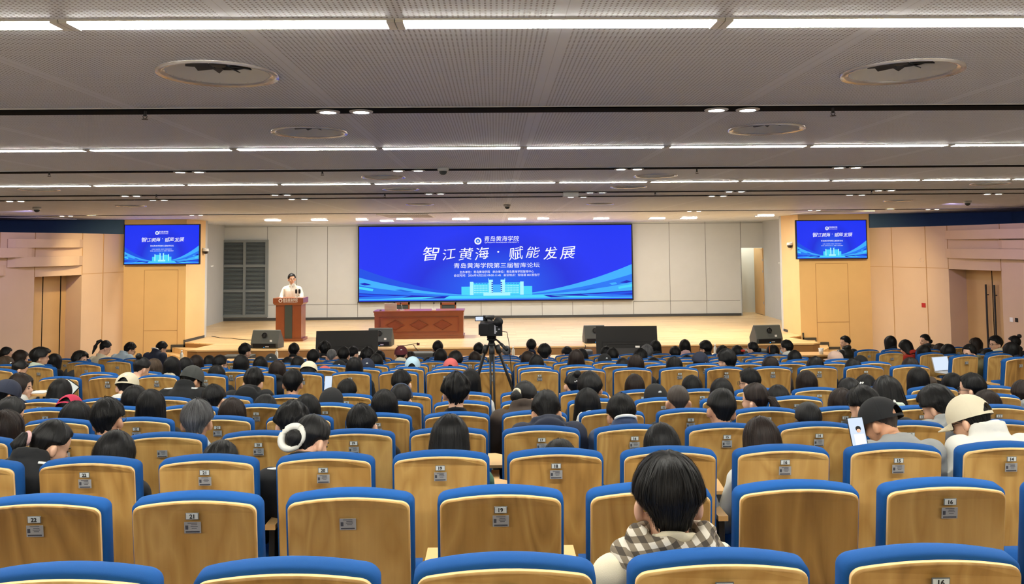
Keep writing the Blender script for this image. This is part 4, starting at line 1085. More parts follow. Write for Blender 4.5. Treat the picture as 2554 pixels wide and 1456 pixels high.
def floor_tv(x0, x1, yt, lb, turn, tag_col, odd):
    Y_ = 19.55; a_, b_ = at(x0, yt, Y_), at(x1, yt, Y_); W = b_.x - a_.x; zt = (a_.z + b_.z) / 2; H = W * .575
    t = thing('floor_television', lb, 'television', ((a_.x + b_.x) / 2, Y_ + .0, 0), turn, 'black televisions standing before the stage')
    R_ = Matrix.Translation((0, 0, zt)) @ Matrix.Rotation(-.22, 4, 'X') @ Matrix.Translation((0, 0, -H))   # lower edge nearer the hall
    bm = B(); box(bm, -W / 2, W / 2, -.02, .02, 0, H, 0, R_); bevel(bm, .006); obj('casing', bm, 'black_plastic', t)
    bm = B(); box(bm, -W * .40, W * .40, -.075, -.02, .06 * H, H * .56, 0, R_); bevel(bm, .02, 2); bd = obj('rear_cover', bm, 'black_plastic', t)
    bm = B(); box(bm, -W * .40, W * .40, -.082, -.07, H * .54, H * .56, 0, R_); box(bm, -W * .33, W * .33, -.082, -.07, H * .47, H * .48, 0, R_); obj('ridge', bm, 'black', t)
    bm = B(); box(bm, W * .12, W * .27, -.095, -.078, H * .30, H * .40, 0, R_) if odd else box(bm, W * .13, W * .20, -.095, -.078, H * .38, H * .43, 0, R_ @ Matrix.Translation((0, 0, 0))); obj('connector_box', bm, 'white_plastic', t)
    if not odd:
        bm = B(); box(bm, -W * .04, W * .0, -.085, -.077, H * .22, H * .33, 0, R_); obj('energy_label', bm, tag_col, t)
        bm = B(); box(bm, -W * .2, W * .25, -.12, -.075, H * .08, H * .36, 0, R_); obj('wall_bracket', bm, 'metal_dark', t)
    bm = B()
    for s in (-1, 1):
        p_ = R_ @ Vector((s * W * .28, -.05, H * .2)); tube(bm, [p_, (s * W * .30, -.30, .02), (s * W * .30, .25, .02), R_ @ Vector((s * W * .28, .0, H * .35))], .018, 8)
    obj('stand', bm, 'metal_dark', t)
    bm = B(); box(bm, -W / 2 + .01, W / 2 - .01, .018, .024, .02, H - .02, 0, R_); obj('display_panel', bm, 'slide_dark', t)
mat('yellow_label', srgb(230, 190, 40), .5)
floor_tv(790, 943, 824.5, 'black television seen from behind on the floor, left before the stage', .05, 'yellow_label', True)
floor_tv(1486, 1637, 813, 'black television seen from behind on the floor, right before the stage', -.05, 'yellow_label', False)
def floorbox(x0, x1, yt, lb):
    Y_ = 19.95; a_, b_ = at(x0, yt, Y_), at(x1, yt, Y_)
    t = thing('floor_speaker', lb, 'speaker', ((a_.x + b_.x) / 2, Y_, 0), 0, 'low black boxes at the foot of the stage'); W = b_.x - a_.x
    bm = B(); box(bm, -W / 2, W / 2, -.2, .2, 0, a_.z); bevel(bm, .012); obj('cabinet', bm, 'speaker_grey', t)
    bm = B(); box(bm, -W / 2 + .03, W / 2 - .03, -.206, -.2, .03, a_.z - .03); obj('grille', bm, 'grille_black', t)
floorbox(1030, 1088, 878, 'low black speaker box at the stage foot, left of centre')
floorbox(560, 632, 886, 'low black speaker box at the stage foot, far left')
floorbox(1440, 1476, 873, 'low black speaker box at the stage foot beside the right floor television')
floorbox(1845, 1912, 872, 'low black speaker box at the stage foot, far right')
# cables lying on the stage
def cable(name, lb, pts, r=.008):
    bm = B(); tube(bm, pts, r, 6, cap=True); o = obj(name, bm, 'black', None, True); tag(o, lb, 'cable'); return o
S = STAGE + .008
cable('floor_cable', 'thin cable on the stage from the left pillar towards the monitor', [onz(x, y, S) for x, y in ((528, 838), (548, 842), (575, 843), (600, 846), (628, 848))])
cable('floor_cable', 'thin cable looping over the stage edge left of centre', [onz(x, y, S) for x, y in ((990, 862.5), (1010, 861), (1025, 859), (1036, 856.5), (1042, 857))])
c_pts = [onz(1031, 860, S), onz(1034, 863, S), Vector((onz(1037, 864.5, S).x, 20.24, S)), at(1042, 873, 20.22), at(1045, 880, 20.18)]
cable('hanging_cable', 'thin cable hanging down the stage front onto the low speaker box', c_pts)
cable('hanging_cable', 'thin cable hanging down the stage front by the right floor television', [Vector((at(1461, 860, 20.2).x, 20.4, S)), Vector((at(1461, 860, 20.2).x, 20.24, S)), at(1459, 868, 20.22), at(1455, 876, 20.2)])
pp = onz(1040.5, 859.5, S); t = thing('cable_connector', 'small dark connector lying at the stage edge left of centre', 'connector', (pp.x + .03, pp.y, STAGE))
bm = B(); box(bm, -.04, -.01, -.03, .03, 0, .06); box(bm, .0, .03, -.03, .03, 0, .05); obj('plug', bm, 'black', t); bm = B(); box(bm, -.008, 0, -.03, .03, 0, .05); obj('pins', bm, 'red_plastic', t)

# ------------------------------------------------------------------ tables of the first row with cups and bottles
YD = 16.7
def desk(x0, x1, lb):
    a_, b_ = at(x0, 890, YD).x, at(x1, 890, YD).x; W = b_ - a_
    t = thing('long_desk', lb, 'desk', ((a_ + b_) / 2, YD, 0), 0, 'wooden desks before the front row')
    bm = B(); box(bm, -W / 2, W / 2, -.25, .25, .72, .75); bevel(bm, .006); obj('tabletop', bm, 'arm_wood', t)
    bm = B(); box(bm, -W / 2 + .03, W / 2 - .03, .20, .23, .2, .72); obj('front_panel', bm, 'arm_wood', t)
    for s in (-1, 1): bm = B(); box(bm, s * (W / 2 - .06) - .02, s * (W / 2 - .06) + .02, -.22, .22, 0, .72); obj('leg', bm, 'metal_dark', t)
desk(430, 520, 'wooden desk before the front row at the far left')
desk(560, 760, 'wooden desk before the front row left of the floor television')
desk(1150, 1420, 'wooden desk before the front row right of the tripod')
desk(1990, 2105, 'wooden desk with a white cup at the foot of the right steps')
def bottle(x, lb):
    p = at(x, 885, YD); t = thing('water_bottle', lb, 'bottle', (p.x, YD, .75), 0, 'plastic water bottles on the front desks')
    bm = B(); lathe(bm, [(0, 0), (.03, 0), (.032, .02), (.032, .13), (.028, .15), (.012, .18), (.012, .19), (0, .19)], n=16); fixn(bm); obj('body', bm, 'plate_white', t, True)
    bm = B(); lathe(bm, [(0, .215), (.015, .215), (.016, .19), (0, .19)], n=14); fixn(bm); obj('cap', bm, 'paper', t, True)
bottle(690, 'clear water bottle on the desk beside the grey cap'); bottle(1280, 'clear water bottle on the desk right of the tripod'); bottle(453, 'clear water bottle on the desk at the far left below the steps')
bottle(1784, 'clear water bottle before the stage right of the man with glasses')
desk(1740, 1830, 'short wooden desk before the front row, right of centre')
def cup(x, y, lb, s=1.0):
    t = thing('paper_cup', lb, 'cup', (at(x, y, YD - .12).x, YD - .12, .75)); t.scale = (s, s, s)
    bm = B(); lathe(bm, [(0, 0), (.035, 0), (.045, .11), (.042, .11), (.033, .008), (0, .008)], n=20); fixn(bm); obj('body', bm, 'paper', t, True)
    bm = B(); lathe(bm, [(.045, .10), (.049, .105), (.045, .112)], n=20); fixn(bm); obj('rim', bm, 'paper', t, True)
cup(2048, 880, 'white cup on the desk at the foot of the right steps', 1.1)

# ------------------------------------------------------------------ camcorder on a tripod in the cross aisle
YC = 8.62; zf = floor_z(YC)
pc = at(1226, 835, YC); px = pc.x
tr = thing('tripod', 'black tripod holding the camcorder in the cross aisle', 'tripod', (px, YC, zf))
hz = pc.z - zf
Pj = lambda x, y, Y: at(x, y, Y) - Vector((px, YC, zf))
crown = Pj(1226, 862, YC)
bm = B(); tube(bm, [Pj(1226, 836, YC), Pj(1226, 842, YC)], .05, 20); tube(bm, [Pj(1226, 842, YC), Pj(1226, 852, YC)], [.045, .03], 20); tube(bm, [Pj(1226, 852, YC), Pj(1226, 864, YC)], [.03, .05], 16); fixn(bm)
tube(bm, [Pj(1216, 846, YC - .05), Pj(1236, 847, YC)], .012, 8); obj('fluid_head', bm, 'black_plastic', tr, True)
bm = B(); tube(bm, [Pj(1232, 842, YC - .04), Pj(1243, 851, YC - .2), Pj(1262, 870, YC - .42)], [.008, .010, .013], 10); tube(bm, [Pj(1250, 858, YC - .28), Pj(1264, 872, YC - .44)], .017, 10); obj('pan_handle', bm, 'black', tr, True)
bm = B(); tube(bm, [Pj(1226, 862, YC), Pj(1226.5, 900, YC)], .022, 14); obj('centre_column', bm, 'speaker_grey', tr, True)
zfl = lambda: -0.0
feet = [Vector((-.44, .22, 0)), Vector((.52, .2, 0)), Vector((.02, -.62, ROWS['G'][1] - zf))]
feet[2].y = -.50; feet[2].z = floor_z(YC - .5) - zf
for i, ft in enumerate(feet):
    top = crown + Vector((ft.x, ft.y, 0)).normalized() * .06
    mid = top.lerp(ft, .52); sd = Vector((ft.y, -ft.x, 0)).normalized() * .018
    bm = B(); tube(bm, [top + sd, mid + sd], .011, 8); tube(bm, [top - sd, mid - sd], .011, 8); tube(bm, [top, top.lerp(ft, .06)], .03, 10)
    lg = obj('leg', bm, 'metal_dark', tr, True)
    bm = B(); tube(bm, [mid.lerp(top, .2), ft + Vector((0, 0, .03))], .013, 10); tube(bm, [mid.lerp(ft, -.02), mid.lerp(ft, .06)], .026, 10); obj('lower_section', bm, 'speaker_grey', lg, True)
    bm = B(); tube(bm, [ft + Vector((0, 0, .05)), ft + Vector((0, 0, .0))], [.015, .024], 10); obj('rubber_foot', bm, 'black', lg)
bm = B(); hub = Vector((0, .0, crown.z * .47))
for ft in feet: tube(bm, [hub, crown.lerp(ft, .56)], .007, 6)
obj('spreader', bm, 'metal_dark', tr)
cm = thing('camcorder', 'black camcorder with fold-out screen on the tripod', 'camera', (px, YC, at(1226, 835, YC).z), 0)
Cj = lambda x, y, Y: at(x, y, Y) - cm.location
k = YC / F
bm = B(); box(bm, -.12, .115, -.15, .16, .005, .135); bevel(bm, .018, 3); obj('body', bm, 'black_plastic', cm)
bm = B(); tube(bm, [(-.045, .14, .075), (-.045, .24, .075), (-.045, .32, .075)], [.055, .06, .068], 24); tube(bm, [(-.045, .30, .075), (-.045, .36, .075)], .075, 20); obj('lens_hood', bm, 'black', cm, True)
bm = B(); box(bm, -.135, -.03, -.17, -.05, .02, .125); bevel(bm, .012); obj('battery', bm, 'black', cm)
bm = B(); tube(bm, [(-.06, .14, .13), (-.06, .13, .185), (-.05, -.05, .19), (.02, -.12, .185)], .015, 10); box(bm, -.09, .03, -.02, .12, .175, .20); obj('top_handle', bm, 'black_plastic', cm, True)
bm = B(); tube(bm, [(.03, -.02, .12), (.05, -.10, .15)], .022, 10); tube(bm, [(.045, -.08, .13), (.075, -.17, .155)], [.035, .05], 20); obj('viewfinder', bm, 'black', cm, True)
bm = B(); box(bm, -.175, -.075, -.03, -.018, .150, .205); bevel(bm, .005); box(bm, -.09, -.06, -.02, .0, .15, .165); fs = obj('fold_out_screen', bm, 'black', cm)
bm = B(); box(bm, -.168, -.088, -.033, -.030, .158, .197); obj('display', bm, 'laptop_glow', fs)
bm = B()
for a_, z_ in ((.05, .10), (.07, .07), (.04, .045)): box(bm, a_, a_ + .018, -.156, -.148, z_, z_ + .012)
box(bm, .03, .045, -.158, -.150, .03, .12); obj('buttons', bm, 'rim_silver', cm)
bm = B(); tube(bm, [(.11, -.12, .05), (.16, -.2, .05), (.18, -.22, -.05), (.20, -.2, -.3), (.22, -.15, -.6), (.23, -.1, -.85), (.20, -.1, -1.15), (.16, -.1, -1.3)], .004, 6)
o = obj('camera_cable', bm, 'black', None, True); o.location = cm.location; tag(o, 'thin black cable hanging from the camcorder beside the tripod', 'cable')

# ------------------------------------------------------------------ people
def skinmat(name, c):
    m_ = mat(name, srgb(*c), .5, var=.05, vscale=20); b_ = m_.node_tree.nodes['Principled BSDF']
    b_.inputs['Subsurface Weight'].default_value = .0
skinmat('skin_light', (226, 178, 148)); skinmat('skin_tan', (204, 152, 118)); skinmat('skin_dark', (74, 50, 40))
def hairmat(name, c, hi):
    m_, nt, b_ = newmat(name)
    uv = nt.nodes.new('ShaderNodeUVMap'); mp = nt.nodes.new('ShaderNodeMapping'); mp.inputs[3].default_value = (90, 2.2, 1)
    n_ = nt.nodes.new('ShaderNodeTexNoise'); n_.inputs['Scale'].default_value = 1; n_.inputs['Detail'].default_value = 3
    nt.links.new(uv.outputs[0], mp.inputs[0]); nt.links.new(mp.outputs[0], n_.inputs[0])
    nt.links.new(ramp(nt, n_.outputs[0], [(.3, c), (.7, hi)]), b_.inputs['Base Color'])
    bp = nt.nodes.new('ShaderNodeBump'); bp.inputs['Strength'].default_value = .55; bp.inputs['Distance'].default_value = .004
    nt.links.new(n_.outputs[0], bp.inputs['Height']); nt.links.new(bp.outputs[0], b_.inputs['Normal'])
    b_.inputs['Roughness'].default_value = .48; b_.inputs['Specular IOR Level'].default_value = .26
hairmat('hair_black', (.004, .004, .0045), (.013, .0125, .0125)); hairmat('hair_brown', (.010, .006, .005), (.034, .021, .016))
hairmat('hair_grey', (.035, .036, .038), (.20, .20, .205)); hairmat('hair_fair', (.05, .032, .02), (.12, .08, .05))
hairmat('hair_fade', (.03, .024, .02), (.075, .058, .046))
mat('eye_dark', (.01, .008, .008), .25); mat('lip', srgb(170, 96, 84), .5)
mat('trouser', (.02, .021, .025), .85)
mat('glass_frame', (.02, .02, .02), .3); mat('mask_blue', srgb(150, 190, 214), .8)
CLO = {'black': (24, 25, 27), 'navy': (34, 40, 58), 'charcoal': (58, 60, 64), 'grey': (150, 152, 150), 'white': (226, 224, 214), 'cream': (222, 212, 184), 'beige': (206, 184, 146),
       'pale green': (196, 208, 190), 'olive': (122, 116, 84), 'green': (72, 112, 90), 'red': (178, 44, 30), 'brown': (66, 54, 44), 'pale blue': (172, 190, 202), 'pink': (216, 176, 174),
       'maroon': (92, 34, 42), 'rose': (204, 98, 96), 'crimson': (176, 40, 72), 'light blue': (176, 206, 222), 'blue-grey': (70, 82, 108), 'yellow': (226, 202, 130), 'blush': (228, 196, 178), 'dark grey': (66, 68, 66), 'coral': (196, 92, 80), 'orange': (212, 120, 50)}
for k, c in CLO.items(): mat('cloth ' + k, srgb(*c), .88, bump=.12, bscale=420, var=.10, vscale=9)
mat('leather jacket', srgb(36, 40, 38), .35, bump=.2, bscale=30)

def ell(bm, c, r, rot=None, n=14):
    mx = Matrix.Translation(c)
    if rot: mx = mx @ rot
    mx = mx @ Matrix.Diagonal((*r, 1))
    nv = n - 4; rings = []
    for j in range(1, nv):
        a_ = PI * j / nv; rings.append([bm.verts.new(mx @ Vector((math.sin(a_) * math.cos(2 * PI * i / n), math.sin(a_) * math.sin(2 * PI * i / n), math.cos(a_)))) for i in range(n)])
    tp, bt = bm.verts.new(mx @ Vector((0, 0, 1))), bm.verts.new(mx @ Vector((0, 0, -1)))
    for i in range(n):
        j = (i + 1) % n; bm.faces.new((tp, rings[0][i], rings[0][j])); bm.faces.new((bt, rings[-1][j], rings[-1][i]))
        for a_, b_ in zip(rings, rings[1:]): bm.faces.new((a_[i], b_[i], b_[j], a_[j]))
def limb(bm, pts, rads, n=12):
    for p, r in zip(pts, rads): ell(bm, p, (r, r, r), n=12)
    tube(bm, pts, list(rads), n)
def remesh(bm, vox, smooth=2, fac=.5):
    fixn(bm)
    me = bpy.data.meshes.new('tmp'); bm.to_mesh(me); bm.free()
    o = bpy.data.objects.new('tmp', me)
    r = o.modifiers.new('r', 'REMESH'); r.mode = 'VOXEL'; r.voxel_size = vox; r.use_smooth_shade = True
    s = o.modifiers.new('s', 'SMOOTH'); s.iterations = smooth; s.factor = fac
    out = bake_mesh(o); bpy.data.meshes.remove(me)
    for p in out.polygons: p.use_smooth = True
    return out
def X4(bm, n0, mx):
    bm.verts.ensure_lookup_table()
    for q in bm.verts[n0:]: q.co = mx @ q.co
def add_head(bm, mx):
    n0 = len(bm.verts)
    ell(bm, (0, .008, .138), (.074, .093, .090), n=20); ell(bm, (0, .040, .088), (.060, .062, .078), n=18)
    ell(bm, (0, .048, .038), (.044, .046, .034)); ell(bm, (0, .082, .020), (.020, .016, .016))
    ell(bm, (0, .108, .078), (.0125, .017, .014)); tube(bm, [(0, .096, .112), (0, .116, .080)], [.007, .010], 8)
    ell(bm, (0, .086, .118), (.046, .018, .011)); ell(bm, (0, .094, .046), (.023, .010, .009))
    for s in (-1, 1):
        ell(bm, (s * .034, .072, .072), (.024, .024, .026))
        ell(bm, (s * .088, .002, .083), (.014, .020, .036), Matrix.Rotation(s * .25, 4, 'Z') @ Matrix.Rotation(.15, 4, 'X'))
        ell(bm, (s * .076, .008, .060), (.008, .011, .012))
    tube(bm, [(0, -.022, -.075), (0, -.012, .0), (0, -.002, .075)], [.062, .054, .058], 18)
    X4(bm, n0, mx)
POSE = {'f': (0, 0, 0), 'd': (-24, 0, 0), 'D': (-40, 0, 0), 'l': (-4, 0, 48), 'r': (-4, 0, -48), 'L': (0, 0, 82), 'R': (0, 0, -82), 'dl': (-26, 6, 34), 'dr': (-26, -6, -34), 'tl': (-6, 9, 10), 'tr': (-6, -9, -10)}
def headmx(slump, pose):
    # the joint at the base of the skull, in the seat's frame
    y, z = {0: (.265, .975), 1: (.27, .905), 2: (.335, .825), 3: (.335, .905)}[slump]
    p, r, yw = [math.radians(a_) for a_ in POSE[pose]]
    return Matrix.Translation((0, y, z)) @ Matrix.Rotation(yw, 4, 'Z') @ Matrix.Rotation(r, 4, 'Y') @ Matrix.Rotation(p, 4, 'X')
TOPZ = {}
def hand(bm, w_, d, up=Vector((0, 0, 1)), curl=.5, side=1):
    """palm and five bent fingers at wrist w_, pointing along d"""
    d = Vector(d).normalized(); a = d.cross(up).normalized(); u_ = a.cross(d).normalized(); w_ = Vector(w_)
    limb(bm, [w_, w_ + d * .075], [.024, .030])
    for k_, (o_, l_) in enumerate(((-.030, .066), (-.010, .076), (.010, .072), (.029, .056))):
        b0 = w_ + d * .085 + a * o_ * side; b1 = b0 + d * l_ * .5; dd_ = (d * math.cos(curl) - u_ * math.sin(curl))
        limb(bm, [b0, b1, b1 + dd_ * l_ * .5], [.0095, .009, .008], 8)
    t0 = w_ + d * .025 - a * .028 * side; t1 = t0 + (d * .6 - a * .8 * side).normalized() * .035
    limb(bm, [t0, t1, t1 + (d * .9 - a * .3 * side).normalized() * .03], [.012, .011, .009], 8)
def torso(bm, sl, e):
    """trunk and arms of a seated figure, e = cloth thickness"""
    zs, ys = {0: (.90, .235), 1: (.835, .24), 2: (.79, .262), 3: (.905, .235)}[sl]
    hip = (0, .34, .50)
    ell(bm, hip, (.165 + e, .125 + e, .11 + e)); 
    def er(z, y, rx, ry): return [(math.cos(k * PI / 10) * (rx + e), y + math.sin(k * PI / 10) * (ry + e), z) for k in range(20)]
    loft(bm, [er(.48, .335, .15, .11), er(.60, .30, .145, .105), er(zs - .14, ys + .025, .155, .105), er(zs - .05, ys, .17, .098), er(zs + .0, ys - .005, .15, .078), er(zs + .035, ys - .002, .10, .06), er(zs + .065, ys + .005, .062, .05)])
    for s in (-1, 1):
        ell(bm, (s * .160, ys - .002, zs - .025), (.062 + e, .062 + e, .060 + e))
        limb(bm, [(s * .172, ys, zs - .04), (s * .215, ys + .02, zs - .17), (s * .225, ys + .07, zs - .27)], [.050 + e, .044 + e, .040 + e])
        limb(bm, [(s * .225, ys + .07, zs - .27), (s * .13, ys + .25, zs - .27 + (.02 if sl else 0))], [.040 + e, .030 + e])
def legs(bm, e):
    for s in (-1, 1):
        limb(bm, [(s * .085, .36, .515), (s * .10, .76, .50)], [.085 + e, .060 + e]); limb(bm, [(s * .10, .76, .50), (s * .11, .79, .10)], [.058 + e, .042 + e])
        if e == 0: limb(bm, [(s * .12, .79, .06), (s * .13, .92, .035)], [.042, .032])
_b = {}
def body_me(sl, pose, vox=.0115):
    k_ = (sl, pose, vox)
    if k_ not in _b:
        bm = B(); add_head(bm, headmx(sl, pose)); torso(bm, sl, 0); legs(bm, 0)
        zs, ys = {0: (.90, .235), 1: (.835, .24), 2: (.79, .262), 3: (.905, .235)}[sl]
        base = headmx(sl, pose) @ Vector((0, -.012, .0)); tube(bm, [(0, ys - .01, zs - .02), (0, (ys + base.y) / 2 - .005, (zs + base.z) / 2 + .02), base], [.07, .060, .056], 16)
        for s in (-1, 1): hand(bm, (s * .13, ys + .25, zs - .27 + (.02 if sl else 0)), (-s * .25, 1, -.25), side=s)
        _b[k_] = remesh(bm, vox, 2, .4)
    return _b[k_]
def cloth_me(sl, kind, seed=0):
    k_ = (sl, kind, seed, 'c')
    if k_ in _b: return _b[k_]
    e = {'tee': .012, 'shirt': .014, 'coat': .026, 'hoodie': .026, 'blazer': .020}[kind]
    bm = B(); torso(bm, sl, e)
    zs, ys = {0: (.90, .235), 1: (.835, .24), 2: (.79, .262), 3: (.905, .235)}[sl]
    nb = Vector((0, ys + (.035 if sl == 3 else 0), zs + (.055 if sl == 3 else .07)))
    def ringt(r, rr, dz, tilt, sy=.85):
        n_ = 20; pts = []
        for k in range(n_ + 1):
            a_ = k * 2 * PI / n_; pts.append(nb + Vector((r * math.cos(a_), r * sy * math.sin(a_), dz + math.sin(a_) * -tilt)))
        tube(bm, pts, rr, 8)
    if kind == 'tee': ringt(.068, .012, -.005, .025)
    if kind == 'shirt': ringt(.066, .014, .002, .03); ringt(.068, .012, .018, .03)
    if kind == 'blazer': ringt(.072, .018, .0, .05); ringt(.068, .013, .022, .05)
    if kind == 'coat': ringt(.074, .024, .008, .03); ringt(.070, .018, .034, .03)
    if kind == 'hoodie':
        ringt(.082, .026, -.002, .035, .9)
        ell(bm, (0, ys - .075, zs + .045), (.105, .045, .055)); ell(bm, (.05, ys - .07, zs + .015), (.065, .04, .065)); ell(bm, (-.05, ys - .07, zs + .015), (.065, .04, .065)); ell(bm, (0, ys - .085, zs - .03), (.075, .035, .055))
    me = remesh(bm, .0125, 3, .5)
    nrm = [q.normal.copy() for q in me.vertices]
    for q, n_q in zip(me.vertices, nrm):
        p = q.co.copy(); f_ = noise.noise(Vector((p.x * 9 + seed, p.y * 9, p.z * 6))) + .5 * noise.noise(Vector((p.x * 22, p.y * 22 + seed, p.z * 16)))
        q.co = p + n_q * f_ * (.007 if kind in ('coat', 'hoodie') else .004)
    _b[k_] = me; return me
bm = B(); legs(bm, .014); ell(bm, (0, .36, .50), (.175, .13, .09)); trouser_me = remesh(bm, .016, 2); trouser_me.materials.append(M['trouser'])

# hair: a combed shell that follows the skull from the crown to its hem, with loose strands over it
def lerp_tab(tab, x):
    for (a_, va), (b_, vb) in zip(tab, tab[1:]):
        if x <= b_: t_ = (x - a_) / (b_ - a_); t_ = t_ * t_ * (3 - 2 * t_); return va + (vb - va) * t_
    return tab[-1][1]
HEM = {'short': [(0, .180), (.24, .176), (.36, .130), (.44, .122), (.52, .118), (.60, .074), (.78, .040), (1, .030)],
       'bob': [(0, .176), (.2, .165), (.34, .07), (.45, -.01), (.6, -.03), (1, -.035)],
       'long': [(0, .176), (.2, .160), (.30, .05), (.38, -.08), (.5, -.17), (.7, -.22), (1, -.24)],
       'up': [(0, .182), (.24, .176), (.36, .135), (.46, .120), (.56, .105), (.66, .070), (.85, .045), (1, .040)],
       'buzz': [(0, .186), (.24, .180), (.36, .138), (.45, .128), (.53, .120), (.62, .085), (.8, .062), (1, .055)]}
STY = {  # hem, thickness, noise amplitude, noise frequency, strands, sag of the sides
    'short': ('short', .020, .009, 3.2, 900), 'tousled': ('short', .029, .015, 3.6, 800), 'fluffy': ('short', .034, .009, 2.6, 700), 'buzz': ('buzz', .007, .0012, 5, 0),
    'bob': ('bob', .023, .006, 3, 800), 'long': ('long', .021, .006, 3.2, 900), 'longwide': ('long', .030, .010, 3.0, 600), 'tied': ('up', .015, .004, 4.5, 300),
    'thin': ('short', .016, .004, 3, 300), 'near': ('short', .027, .008, 3.4, 2600)}
def hair_me(style):
    k_ = ('hair', style)
    if k_ in _b: return _b[k_]
    hm, t_, amp, fr, ns = STY[style]; tab = HEM[hm]; NU, NV = (150, 44) if style == 'near' else (84, 26)
    R_ = random.Random(hash(style) % 1000 if False else sum(map(ord, style)))
    sd = R_.random() * 50
    def P_s(az, v, off=0.0, raw=False):
        fa = abs(((az + PI) % (2 * PI)) - PI) / PI                     # 0 front, 1 back
        hem = lerp_tab(tab, fa); cz = .130; rz = .100 + t_
        hz_ = min(hem, cz); vt = .6 if hem < cz else 1.0
        if hem > cz: ph1 = math.acos(min(1, (hem - cz) / rz)); 
        else: ph1 = PI / 2
        if v <= vt: ph = ph1 * (v / vt); z = cz + rz * math.cos(ph); rr_ = math.sin(ph)
        else:
            q_ = (v - vt) / (1 - vt); z = cz + (hem - cz) * q_; rr_ = 1.0
        rx, ry = .077 + t_, (.094 + t_)
        low = max(0, cz - z)
        if hm in ('short', 'up', 'buzz'):
            rx -= min(low, .05) * .58; ry -= low * (.42 if fa > .5 else 0); 
            edge = max(0, (v - .8) / .2); tt = 1 - edge * min(.9, t_ / .02) * .17
            rx *= tt; ry *= tt
        else:
            rx += min(low, .12) * .10 - max(0, low - .12) * .06 + (.012 if style == 'longwide' else 0) * min(1, low / .1); ry -= min(low, .2) * .18
        d_ = noise.fractal(Vector((math.sin(az) * fr + sd, math.cos(az) * fr, v * 2.2 + z * 2)), 1.0, 2.0, 4) * amp
        d_ += noise.noise(Vector((math.sin(az) * fr * 6 + sd, math.cos(az) * fr * 6, v * 1.2))) * amp * .35
        if style in ('tousled', 'fluffy'): d_ += noise.noise(Vector((math.sin(az) * rr_ * 4, math.cos(az) * rr_ * 4 + sd, z * 26))) * amp * .7
        if style == 'near':                                            # the parted crown
            part = math.exp(-((rr_ * math.sin(az) + .05) / .10) ** 2) * max(0, 1 - v * 2.2); d_ -= part * .014
        w_ = .25 + .75 * min(1, rr_ * 1.4)
        rx += d_ + off; ry += d_ + off
        cy0 = .008 - .02 * (1 - rr_)
        return Vector((math.sin(az) * rx * rr_, cy0 + math.cos(az) * ry * rr_, z + (d_ + off) * (1 - rr_) * (.4 if style == 'near' else .9)))
    bm = B(); uvl = bm.loops.layers.uv.new('UVMap')
    rows_ = []
    for j in range(NV + 4):
        r_w = []
        for i in range(NU):
            az = 2 * PI * i / NU
            if j <= NV: p = P_s(az, j / NV)
            else:
                p = P_s(az, 1 - (j - NV) * .05); q_ = (j - NV) / 3; c0 = Vector((0, .005, p.z)); p = c0 + (p - c0) * (1 - (.5 * t_ + .014 * q_) / .09)
            r_w.append(bm.verts.new(p))
        rows_.append(r_w)
    for j in range(NV + 3):
        for i in range(NU):
            i2 = (i + 1) % NU
            f = bm.faces.new((rows_[j][i], rows_[j + 1][i], rows_[j + 1][i2], rows_[j][i2])); f.smooth = True
            for l_, (a_, b_) in zip(f.loops, ((i, j), (i, j + 1), (i + 1, j + 1), (i + 1, j))): l_[uvl].uv = (a_ / NU, b_ / NV)
    bmesh.ops.contextual_create(bm, geom=[e for e in bm.edges if e.is_boundary and e.verts[0] in set(rows_[0])])
    for _ in range(ns):                                                # strands
        az = R_.random() * 2 * PI; v0 = R_.random() * .75; L_ = R_.uniform(.15, .4) if style != 'near' else R_.uniform(.2, .5)
        dr = R_.uniform(-.35, .35); lift = R_.uniform(.0, .004) + (R_.random() ** 6) * (.012 if amp > .008 else .006)
        wd = R_.uniform(.0006, .0014); prev = None
        for q_ in range(7):
            tq = q_ / 6; v = min(1.0, v0 + L_ * tq)
            p = P_s(az + dr * tq * .5, v, .0015 + lift * math.sin(PI * min(1, .3 + tq)) + (lift * tq if v > .85 else 0))
            if v >= 1 and q_ > 0: p = p + Vector((0, 0, -.004))
            tang = Vector((math.cos(az), -math.sin(az), 0)) * wd * (1 - tq * .7)
            cur = (bm.verts.new(p - tang), bm.verts.new(p + tang))
            if prev:
                f = bm.faces.new((prev[0], cur[0], cur[1], prev[1])); f.smooth = True
                for l_ in f.loops: l_[uvl].uv = (az / (2 * PI), v)
            prev = cur
            if v >= 1: break
    me = bpy.data.meshes.new('hair'); bm.normal_update(); bm.to_mesh(me); bm.free()
    _b[k_] = me; return me
